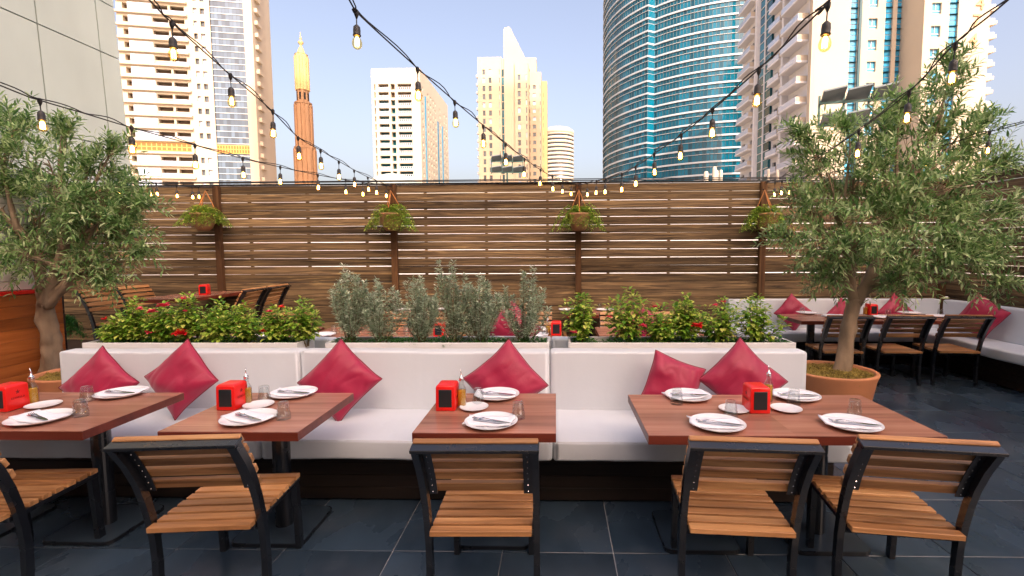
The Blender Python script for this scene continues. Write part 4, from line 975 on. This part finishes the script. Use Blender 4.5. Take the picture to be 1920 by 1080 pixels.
# ================================================================== SKYLINE
def grid_wall(name, xs, zs, holes, depth, m, parent, M4=None):
    """wall facing local -y, with openings cut where (i, j) is in holes and reveals going in"""
    b = MB(); H = set(holes)
    def q(a): 
        b.add([(M4 @ Vector(p)) if M4 else Vector(p) for p in a], [(0, 1, 2, 3)])
    for i in range(len(xs)-1):
        j = 0
        while j < len(zs)-1:
            x0, x1 = xs[i], xs[i+1]
            if (i, j) in H:
                z0, z1 = zs[j], zs[j+1]
                q([(x0, 0, z0), (x0, depth, z0), (x0, depth, z1), (x0, 0, z1)]); q([(x1, 0, z1), (x1, depth, z1), (x1, depth, z0), (x1, 0, z0)])
                q([(x0, 0, z0), (x1, 0, z0), (x1, depth, z0), (x0, depth, z0)]); q([(x0, 0, z1), (x0, depth, z1), (x1, depth, z1), (x1, 0, z1)]); j += 1
            else:
                k = j
                while k < len(zs)-1 and (i, k) not in H: k += 1
                q([(x0, 0, zs[j]), (x1, 0, zs[j]), (x1, 0, zs[k]), (x0, 0, zs[k])]); j = k
    return b.build(name, m, parent, raw=True)
def Tm(x, y, deg=0): return Matrix.Translation((x, y, 0)) @ Matrix.Rotation(R(deg), 4, 'Z')
_pc = {}
def pane(name, x0, x1, y, z0, z1, m, parent, M4=None, th=.08):
    if name == 'window' and m is M['pane'] and random.random() < .22: m = M['paleglass']
    key = (round(x1-x0, 2), round(z1-z0, 2), m.name, th)
    if key not in _pc:
        w, h = (x1-x0)/2, (z1-z0)/2; _pc[key] = MB().box(-w, w, 0, th, -h, h).mesh(name, m)
    o = inst(name, _pc[key], parent); T = Matrix.Translation(((x0+x1)/2, y, (z0+z1)/2)); o.matrix_local = (M4 @ T) if M4 else T; return o
def rows(z_lo, z_hi, pitch): 
    out = []; z = z_hi
    while z-pitch > z_lo: z -= pitch; out.append(z)
    return out[::-1]
FT = 105/918.                      # what the fence leaves visible, as a slope
def zpx(y, Y, x=960): return at(x, y, Y).z

# ---- white apartment block with balcony columns (centre left)
Y = 212; t = thing('apartment_block', 'white apartment block with two columns of balconies, left of centre', 'building', (0, 0, -12)); Z = 12
x0, x1 = at(699, 230, Y).x, at(789, 230, Y).x; W = x1-x0; top = zpx(126, Y)+Z; A4 = Tm(x0, Y)
p = 3.32; rw = rows(Z+1.6+FT*Y, top-5.2, p)
cols = [(.05, .075), (.136, .347), (.39, .477), (.534, .818)]
xs = [0]+[c*W for ab in cols for c in ab]+[W]; zs = [0]+[z for r_ in rw for z in (r_, r_+2.35)]+[top]
holes = [(1+2*c, 1+2*k) for c in range(4) for k in range(len(rw))]
grid_wall('front_wall', xs, zs, holes, 1.7, M['cream2'], t, A4)
rail = {}
for k, z in enumerate(rw):
    for c in range(4):
        a, b_ = cols[c][0]*W, cols[c][1]*W
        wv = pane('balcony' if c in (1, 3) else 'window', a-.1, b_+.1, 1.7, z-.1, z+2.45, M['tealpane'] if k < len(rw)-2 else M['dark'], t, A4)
        if c in (1, 3):
            r_ = MB(); w2 = (b_-a)/2
            r_.box(-w2, w2, 0, .12, .95, 1.08); r_.box(-w2, w2, 0, .12, -.02, .12)
            for q in range(7): xq = -w2+2*w2*(q+.5)/7; r_.box(xq-.16, xq+.16, .01, .11, .12, .95)
            if c not in rail: rail[c] = r_.mesh('railing', M['twhite'])
            o = inst('railing', rail[c], t); o.matrix_local = A4 @ Matrix.Translation(((a+b_)/2, .05, z))
D = 54; S4 = Tm(x1, Y, 90)
wc = [3+i*4.6 for i in range(11)]; sw = []
for u in wc: sw += [u, u+1.5]
xs = [0]+sw+[D]; zs2 = [0]+[z for r_ in rw for z in (r_+.4, r_+2.1)]+[top]
strips = {1, 6, 8}
holes = [(1+2*c, 1+2*k) for c in range(11) for k in range(len(rw)) if c not in strips]
grid_wall('side_wall', xs, zs2, holes, .4, M['cream2'], t, S4)
for c in range(11):
    if c in strips: pane('glass_strip', wc[c]-.6, wc[c]+1.6, -.12, rw[0], top-14 if c > 1 else top-9, M['bluepane'], t, S4, .11); continue
    for z in rw: pane('window', wc[c]-.05, wc[c]+1.55, .4, z+.35, z+2.15, M['pane'], t, S4)
MB().box(x0, x1, Y+.02, Y+D, top-.02, top+.3).build('roof', M['cream2'], t); MB().box(x0-.3, x0-.002, Y+.4, Y+D, 0, top).build('left_wall', M['cream2'], t)

# ---- sand coloured tower with a raking fin (centre)
Y = 207; t = thing('finned_tower', 'sand-coloured tower with a tall raking fin at the centre', 'building', (0, 0, -12)); Z = 12
def X(px, yy=Y): return at(px, 230, yy).x
def block(px0, px1, Yf, ytop, cols, m, dep=14, wh=2.0, pm='pane', pitch=3.3, slope=0):
    x0, x1 = X(px0, Yf), X(px1, Yf); W = x1-x0; top = zpx(ytop, Yf, (px0+px1)/2)+Z; rw = rows(Z+1.6+FT*Yf, top-4.2, pitch); A4 = Tm(x0, Yf)
    xs = [0]+[c*W for ab in cols for c in ab]+[W]; zs = [0]+[z for r_ in rw for z in (r_+.5, r_+.5+wh)]+[top]
    holes = [(1+2*c, 1+2*k) for c in range(len(cols)) for k in range(len(rw))]
    grid_wall('wall', xs, zs, holes, .35, m, t, A4)
    for a, b_ in cols:
        for z in rw:
            o = pane('window', a*W-.05, b_*W+.05, .35, z+.45, z+.55+wh, M[pm], t, A4)
            
    b = MB(); b.box(x0, x1, Yf+.4, Yf+dep, top-.4, top-.01); b.box(x0, x0+.3, Yf+.01, Yf+dep, 0, top-.4); b.box(x1-.3, x1, Yf+.01, Yf+dep, 0, top-.4); b.build('side_walls', m, t)
    return rw, x0, x1, top
rw, xa, xb, tp = block(897, 941, 207, 107, [(.20, .31), (.46, .58), (.90, .93)], M['sand'], wh=2.1)
for z in rw: 
    pane('balcony_ledge', xa-.9, xa-.02, 208.2, z, z+.9, M['twhite'], t, None, 1.8)
xg0, xg1 = X(941), X(946.5)
for z in rw: pane('stair_glass', xg0+.06, xg1, 208.0, z, z+2.9, M['tealpane'], t)
MB().box(xg0, xg1+.3, 208.15, 215, 0, tp-.3).build('stair_wall', M['sand'], t)
pts = [(946, 345), (992, 345), (992, 122), (985, 109), (959, 55), (956, 53), (949, 54.5), (946.5, 58)]
pl = [(at(a, 230, 209).x, zpx(b_, 209, a)+Z) for a, b_ in pts]; pl[0] = (pl[0][0], 0); pl[1] = (pl[1][0], 0)
v = [(a, yy, b_) for yy in (207.6, 214) for a, b_ in pl]; n = len(pl)
MB().add(v, [tuple(range(n)), tuple(reversed(range(n, 2*n)))]+[(k, k+n, (k+1) % n+n, (k+1) % n) for k in range(n)]).build('fin', M['sand'], t)
block(966, 990, 206.6, 117, [(.22, .44), (.86, .98)], M['sand'], 7, 2.2)
block(984, 1006, 224, 108, [(.4, .45)], M['sand'], 10)
block(989, 1015, 214, 135, [(.14, .20), (.40, .62), (.90, .95)], M['sand'], 9, 1.6)
block(1013, 1026, 224, 152, [(.45, .50)], M['yellow'], 10)

# ---- round banded tower behind it
t = thing('round_tower', 'distant round tower with white and grey bands', 'building', (at(1047, 300, 420).x, 420+14, -12)); rr = 13.2; tz = zpx(240, 420, 1047)+12
MB().lathe([(rr, 0), (rr, tz-3)], 48).build('core', M['pane'], t, True)
k = 0
for z in rows(50, tz-1.0, 3.4):
    MB().lathe([(rr, z), (rr+.25, z), (rr+.25, z+2.0), (rr, z+2.0)], 48).build('band', M['cream2'], t, True)
MB().lathe([(rr+.3, tz-3), (rr+.3, tz), (rr-3, tz+2.6), (0, tz+2.6)], 48).build('crown', M['cream'], t, True)

# ---- minaret
Y = 150; t = thing('minaret', 'slender stepped brown minaret with a gold top painted as if sunlit', 'minaret', (at(574, 330, Y).x, Y, -12))
def tier(w, z0, z1, m, ribs=True):
    b = MB(); pl = [(w*math.cos(R(22.5+45*k)), w*math.sin(R(22.5+45*k))) for k in range(8)]; b.prism(pl, z0, z1); b.build('shaft_tier', m, t)
    if ribs:
        for k in range(8):
            a = R(45*k); Mx = Matrix.Rotation(a, 4, 'Z'); MB().box(w*.88, w*1.12, -w*.17, w*.17, z0, z1-.8, Mx).build('rib', m, t)
za, zb, zc, zd = zpx(272, Y)+12, zpx(188, Y)+12, zpx(165, Y)+12, zpx(97, Y)+12
tier(2.9, 0, za, M['minbase']); tier(3.05, za-.6, za, M['minbase'], False); tier(2.35, za, zb, M['minbase']); tier(2.5, zb-.5, zb, M['minbase'], False); tier(1.75, zb, zc, M['minbase'], False); tier(1.85, zc, zd, M['minsunlit'])
MB().lathe([(1.9, zd), (1.2, zd+.3), (.7, zd+1.8), (.35, zd+2.4), (.25, zd+2.8), (.75, zd+3.3), (.8, zd+3.7), (.3, zd+4.2), (.2, zd+4.4), (.4, zd+4.7), (.2, zd+5.1), (.05, zd+6.6)], 12).build('finial', M['minsunlit'], t, True)
for k in range(8):
    a = R(45*k); MB().box(1.55, 1.68, -.28, .28, zb+.7, zc-.8, Matrix.Rotation(a, 4, 'Z')).build('opening', M['gap'], t)

# ---- tall tower at left with long balconies and a glass corner
Y = 130; t = thing('residential_tower', 'tall cream tower with long balconies and grey-blue glass corner at upper left', 'building', (0, 0, -12)); Z = 12
A = at(232, 230, Y); B = A+Vector((math.cos(R(12)), math.sin(R(12)), 0))*30; A4 = Tm(A.x, A.y, 12)
def lx(px): return (atplane(px, 230, A, B)-A).xy.length
a0, a1, b1, c1_, d1 = 0, lx(364), lx(404), lx(466), lx(482); top = 96; p = 3.28
rw = rows(Z+1.6+FT*Y*.98, top, p); 
h1, gl, h2, h3 = (lx(243), lx(253)), (lx(254), lx(297)), (lx(298), lx(327)), (lx(331), lx(357))
w1, w2 = (lx(373), lx(380)), (lx(386), lx(394))
xs = [0, *h1, *h2, *h3, a1, *w1, *w2, b1]
zs = [0]; hl = []
for k, z in enumerate(rw): zs += [z+.75, z+1.05, z+2.55]
zs.append(top)
GOLD = min(range(len(rw)), key=lambda k: abs(rw[k]-(zpx(285, 135, 320)+Z)))
for k in range(len(rw)):
    j = 1+3*k
    if k == GOLD: continue
    hl += [(1, j+1), (3, j+1), (5, j+1), (8, j+1), (10, j+1)]
    if k > 1: hl += [(3, j), (5, j)]
# balcony openings and small windows share one grid
grid_wall('front_wall', xs, zs, hl, 1.2, M['cream'], t, A4)
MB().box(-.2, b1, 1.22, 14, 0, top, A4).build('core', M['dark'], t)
for k, z in enumerate(rw):
    if k == GOLD:
        for q in range(12):
            xx = h1[0]+(h3[1]-h1[0])*q/12
            pane('amber_window', xx+.12, xx+(h3[1]-h1[0])/12-.12, -.04, z+.9, z+1.75, M['amberpane'], t, A4, .05); pane('amber_window', xx+.12, xx+(h3[1]-h1[0])/12-.12, -.04, z+1.95, z+2.8, M['amberpane'], t, A4, .05)
        pane('gold_frame', h1[0], h3[1], -.02, z+.7, z+3.0, M['gold'], t, A4, .02)
    else:
        pane('bay_glass', gl[0], gl[1], -.30, z+.6, z+2.7, M['paleglass'], t, A4, .28)
        for h in (h2, h3): pane('balustrade', h[0], h[1], .05, z+.75, z+1.45, M['paleglass'] if random.random() < .6 else M['cream'], t, A4)
    for w in (w1, w2): pane('window', w[0]-.03, w[1]+.03, .5, z+1.0, z+2.6, M['pane'], t, A4)
    pane('balcony_slab', -.4, a1-.1, -.75, z-.05, z+.42, M['cream'], t, A4, .74)
# glass corner: every pane an island, floor lines proud
b = MB(); n = 9
for k, z in enumerate(rows(Z+1.6+FT*Y*.98, top, 1.64)):
    for q in range(n):
        u0, u1 = b1+(c1_-b1)*q/n+.04, b1+(c1_-b1)*(q+1)/n-.04
        b.add([A4 @ Vector(v) for v in ((u0, .3, z+.12), (u1, .3, z+.12), (u1, .3, z+1.6), (u0, .3, z+1.6))], [(0, 1, 2, 3)])
    pane('floor_line', b1, c1_, .16, z-.03, z+.1, M['line'], t, A4, .2)
b.build('curtain_glass', M['cwall'], t, raw=True)['kind'] = 'stuff'
zg = rw[GOLD]
pane('gold_band', b1, c1_, .05, zg+.6, zg+2.9, M['gold'], t, A4, .1)
for q in range(12):
    u0 = b1+(c1_-b1)*q/12
    for e in (0, 1): pane('amber_window', u0+.1, u0+(c1_-b1)/12-.1, .0, zg+.8+e*1.05, zg+1.65+e*1.05, M['amberpane'], t, A4, .05)
MB().box(b1+.02, c1_-.02, .34, 14, 0, top, A4).build('corner_core', M['mull'], t); MB().box(c1_, d1, -.1, 14, 0, top, A4).build('corner_pier', M['cream'], t)
for z in rw: pane('side_balcony', d1+.002, d1+.8, 1.5, z, z+1.1, M['cream'], t, A4, 3)

# ---- curved teal glass tower
YC, RC = 187, 39.0; cx = at(1345, 230, 150).x*187/150*.995
t = thing('curved_glass_tower', 'curved teal glass tower with white floor bands', 'building', (cx, YC, -12)); Z = 12; top = 112
def rad(th): return RC+2.6 if th < R(-46.5) else RC
ths = [R(-125+k*1.55) for k in range(int((125-46.5)/1.55)+1)]+[R(-46.5+1e-3+k*1.55) for k in range(70)]
def pl(th, dr=0): r_ = rad(th)+dr; return (r_*math.sin(th), -r_*math.cos(th))
def band(z0, z1, o, i):
    b = MB(); n = len(ths)
    V = []
    for th in ths:
        xo, yo = pl(th, o); xi, yi = pl(th, i); V += [(xo, yo, z0), (xo, yo, z1), (xi, yi, z1), (xi, yi, z0)]
    b.add(V, [(4*k+e, 4*k+4+e, 4*k+4+(e+1) % 4, 4*k+(e+1) % 4) for k in range(n-1) for e in range(4)]); return b
bm1, bm2 = band(0, .5, .3, -.3).mesh('spandrel_band', M['spandrel']), band(0, .07, .2, -.1).mesh('transom_line', M['line'])
gm = MB()
for k in range(len(ths)-1):
    (a, b_), (c, d) = pl(ths[k]), pl(ths[k+1])
    for z0, z1 in ((.5, 2.5), (2.57, 3.8)): gm.add([(a, b_, z0), (c, d, z0), (c, d, z1), (a, b_, z1)], [(0, 1, 2, 3)])
gmm = gm.raw('glass_band', M['teal']); mm = MB()
for th in ths[::1]:
    x_, y_ = pl(th, .05); x2, y2 = pl(th, -.05); mm.add([(x_-.05, y_, .72), (x_+.05, y_, .72), (x_+.05, y_, 3.8), (x_-.05, y_, 3.8)], [(0, 1, 2, 3)])
mmm = mm.raw('mullion_row', M['mull'])
for z in rows(Z+1.6+FT*148, top, 3.8):
    inst('spandrel_band', bm1, t, (0, 0, z)); inst('transom_line', bm2, t, (0, 0, z+2.5)); stuff(inst('glass_band', gmm, t, (0, 0, z))); stuff(inst('mullion_row', mmm, t, (0, 0, z)))
MB().lathe([(RC-1.5, 0), (RC-1.5, top), (0, top)], 48).build('core', M['mull'], t)

# ---- cream and white tower at right with balconies, glass strips and figures on the wall
t = thing('corner_tower', 'tall cream tower with blue glass strips and white balconies at right', 'building', (0, 0, -12)); Z = 12; top = 78; YF = 87; p = 3.52
def xr(px, yy): return at(px, 100, yy).x
XL = xr(1527, YF)
rw = rows(Z+1.6+FT*82, top, p)
def face(px0, px1, Yf, wins, strips, m=M['cream']):
    x0, x1 = xr(px0, Yf), xr(px1, Yf); A4 = Tm(0, Yf); cuts = sorted([(xr(a, Yf), xr(b_, Yf), 'w') for a, b_ in wins]+[(xr(a, Yf), xr(b_, Yf), s) for a, b_, s in strips])
    xs = [x0]; 
    for a, b_, _ in cuts: xs += [a, b_]
    xs.append(x1); zs = [0]; hl = []
    for k, z in enumerate(rw): zs += [z+.9, z+2.6]
    zs.append(top)
    for c, (a, b_, s) in enumerate(cuts):
        if s == 'w': hl += [(1+2*c, 1+2*k) for k in range(len(rw))]
        else: hl += [(1+2*c, j) for j in range(len(zs)-1)]
    grid_wall('wall', xs, zs, hl, .45, m, t, A4)
    for a, b_, s in cuts:
        for z in rw:
            if s == 'w':
                w = pane('window', a-.02, b_+.02, .35, z+.88, z+2.62, M['bluepane'], t, A4)
                fr = pane('frame', a, b_, .27, z+1.35, z+1.47, M['line'], t, A4, .07); pane('frame', (a+b_)/2-.04, (a+b_)/2+.04, .27, z+1.47, z+2.6, M['line'], t, A4, .07)
            else:
                for e in (0, 1): pane('strip_pane', a-.02, b_+.02, .35, z+e*p/2+.10, z+e*p/2+p/2-.04, M['bluepane' if s == 'b' else 'tealpane'], t, A4)
        if s != 'w': pane('strip_frame', a-.03, b_+.03, .46, 0, top, M['line'], t, A4, .1)
face(1527, 1709, YF, [(1626, 1643)], [(1592, 1607, 'b'), (1657, 1671, 'b'), (1679, 1692, 'b'), (1692.6, 1708.6, 't')])
face(1729, 1852, 82, [(1743, 1761)], [(1776, 1793, 'b')])
xR = xr(1729, 82); MB().box(xR, xR+.4, 82.02, 92, 0, top).build('return_wall', M['cream'], t)
MB().box(XL+.5, xr(1709, YF), YF+.6, 119, 0, top-.1).build('core', M['cream'], t); MB().box(xR+.42, xr(1852, 82)-.1, 82.6, 104, 0, top-.1).build('core', M['cream'], t)
MB().box(xr(1607.3, YF), xr(1612, YF), YF-.25, YF-.01, 0, top).build('dark_pier', M['tealpane'], t)
for ch, yy, xx in (('4', 6, 1832), ('7', 38, 1827), ('4', 74, 1823)):
    o = inst('wall_figure', text_mesh(ch, 2.7, M['digit'], .06), t, (xr(xx, 82), 81.9, at(xx, yy, 82).z-1.0+Z), (R(90), 0, 0))
# left flank: runs away from the camera, X constant
L4 = Tm(XL, 119.5, -90)                 # local x = 119.5 - Y
def ly(Yw): return 119.5-Yw
wl = [(Yw+1.6, Yw) for Yw in (112.5, 117, 100.5, 97.6, 92.6)]
cuts = sorted((ly(a), ly(b_)) for a, b_ in wl); xs = [0]+[c for ab in cuts for c in ab]+[ly(YF+.01)]
zs = [0]+[q for z in rw for q in (z+.3, z+2.5)]+[top]
grid_wall('flank_wall', xs, zs, [(1+2*c, 1+2*k) for c in range(len(cuts)) for k in range(len(rw))], .4, M['twhite'], t, L4)
for a, b_ in cuts:
    for z in rw: pane('window', a-.02, b_+.02, .35, z+.28, z+2.52, M['pane'], t, L4)
for z in rw:
    for e in (0, 1):
        for u0, u1 in ((ly(108.6), ly(106.0)), (ly(105.6), ly(103))): pane('strip_pane', u0, u1, -.5, z+e*p/2+.08, z+e*p/2+p/2-.02, M['tealpane'], t, L4, .45)
        pane('floor_line', ly(108.8), ly(102.8), -.62, z+e*p/2-.03, z+e*p/2+.07, M['line'], t, L4, .1)
pane('centre_pier', ly(105.58), ly(106.02)+.0+.44, -.75, 0, top, M['twhite'], t, L4, .7) if False else MB().box(ly(106.0)+.02, ly(105.6)-.02, -.7, -.01, 0, top, L4).build('centre_pier', M['twhite'], t)
MB().box(ly(97.0), ly(96.2), -1.2, -.01, 0, top, L4).build('pier', M['twhite'], t); MB().box(ly(88.0), ly(87.02), -.5, -.01, 0, top, L4).build('pier', M['cream'], t); MB().box(ly(110.6), ly(109.8), -.9, -.01, 0, top, L4).build('pier', M['twhite'], t)
_b = {}
for (Ya, Yb, dp) in ((95.8, 89.0, 2.0), (102.4, 97.4, 1.5), (118.6, 111.2, 1.7)):
    w = Ya-Yb; sl = MB().cbox(-w/2, w/2, -dp, 0, -.18, .18, .03).mesh('balcony_slab', M['twhite'])
    gb = MB().box(-w/2+.1, w/2-.1, -dp+.06, -dp+.12, .2, 1.1).mesh('balustrade', M['paleglass']); ge = MB().box(w/2-.12, w/2-.06, -dp+.15, -.05, .2, 1.1).mesh('balustrade', M['cream'])
    for z in rw:
        o = inst('balcony_slab', sl, t); o.matrix_local = L4 @ Matrix.Translation((ly((Ya+Yb)/2), -.012, z)); inst('balustrade', gb, o); inst('balustrade', ge, o)
# sunlit corner balconies on the right edge
xe = xr(1852, 82)
for z in rows(Z+1.6+FT*82, top, p*.62):
    v = [(xe+.02, 84, 0), (xe+2.9, 84, .55), (xe+3.2, 87, .65), (xe+.02, 87, 0)]
    o = MB().add([(a, b_, c-.25) for a, b_, c in v]+[(a, b_, max(c, .0)+.35-(.3 if a > xe+1 else 0)+.25) for a, b_, c in v], [(3, 2, 1, 0), (4, 5, 6, 7), (0, 1, 5, 4), (1, 2, 6, 5), (2, 3, 7, 6), (3, 0, 4, 7)]).build('corner_balcony', M['cream'], t, loc=(0, 0, z))
    MB().box(xe+.1, xe+2.6, 84.1, 84.16, .55, 1.25).build('balustrade', M['paleglass'], o)
MB().box(xe+.02, xe+1.5, 87.02, 100, 0, top).build('edge_wall', M['cream'], t)

# ---- small things just beyond the fence
def rack(label, px, py, Y, sc=1, yaw=0):
    c = at(px, py, Y); t = thing('floodlight_rack', label, 'light mast', (c.x, c.y, -12), R(yaw), 'steel racks of tilted panels'); z = c.z+12
    MB().tube([(0, .1, 0), (0, .1, z-.75*sc)], .09*sc, 10).build('mast', M['green_steel'], t)
    for zz in (-.75, .25): MB().box(-1.55*sc, 1.55*sc, -.04, .04, z+zz*sc-.05, z+zz*sc+.05).build('cross_bar', M['green_steel'], t)
    for xx in (-1.5, -.5, .5, 1.5): MB().box(xx*sc-.04, xx*sc+.04, .042, .1, z-.9*sc, z+.6*sc).build('upright', M['green_steel'], t)
    pm = MB().box(-.47*sc, .47*sc, -.42*sc, .42*sc, -.04, .04).mesh('panel', M['lamp_panel'])
    for zz in (-.50, .52):
        for xx in (-1, 0, 1): inst('panel', pm, t, (xx*sc, -.15, z+zz*sc), (R(-28), R(-10), 0))
rack('green steel rack of tilted panels in front of the finned tower', 951, 308, 40, .85, 8)
rack('green steel rack of tilted panels beside the right olive crown', 1606, 200, 21, .92, -12)
c = at(738, 343, 52); t = tag(MB().lathe([(2.6, -13), (2.6, -.2), (2.3, .25), (1.7, .62), (.9, .86), (0, .95)], 32).build('canvas_dome', M['dome'], None, True, loc=(c.x, c.y, c.z)), 'pale canvas dome peeping over the fence below the white block', 'dome')
for k, (px, py, w) in enumerate(((1324, 322, .22), (1340, 313, .2), (1345, 320, .12), (1352, 319, .16), (1441, 318, .12), (1458, 319, .14))):
    c = at(px, py, 46); o = MB().lathe([(w, -c.z-12), (w, -.3), (w*.8, 0), (0, .05)], 12).build('vent_stack', M['cream2'], None, True, loc=c)
    tag(o, ('leftmost', 'tallest', 'thin third', 'fourth', 'fifth, slim', 'rightmost')[k]+' cream vent stack rising just above the fence before the glass towers', 'vent', 'cream vent stacks')
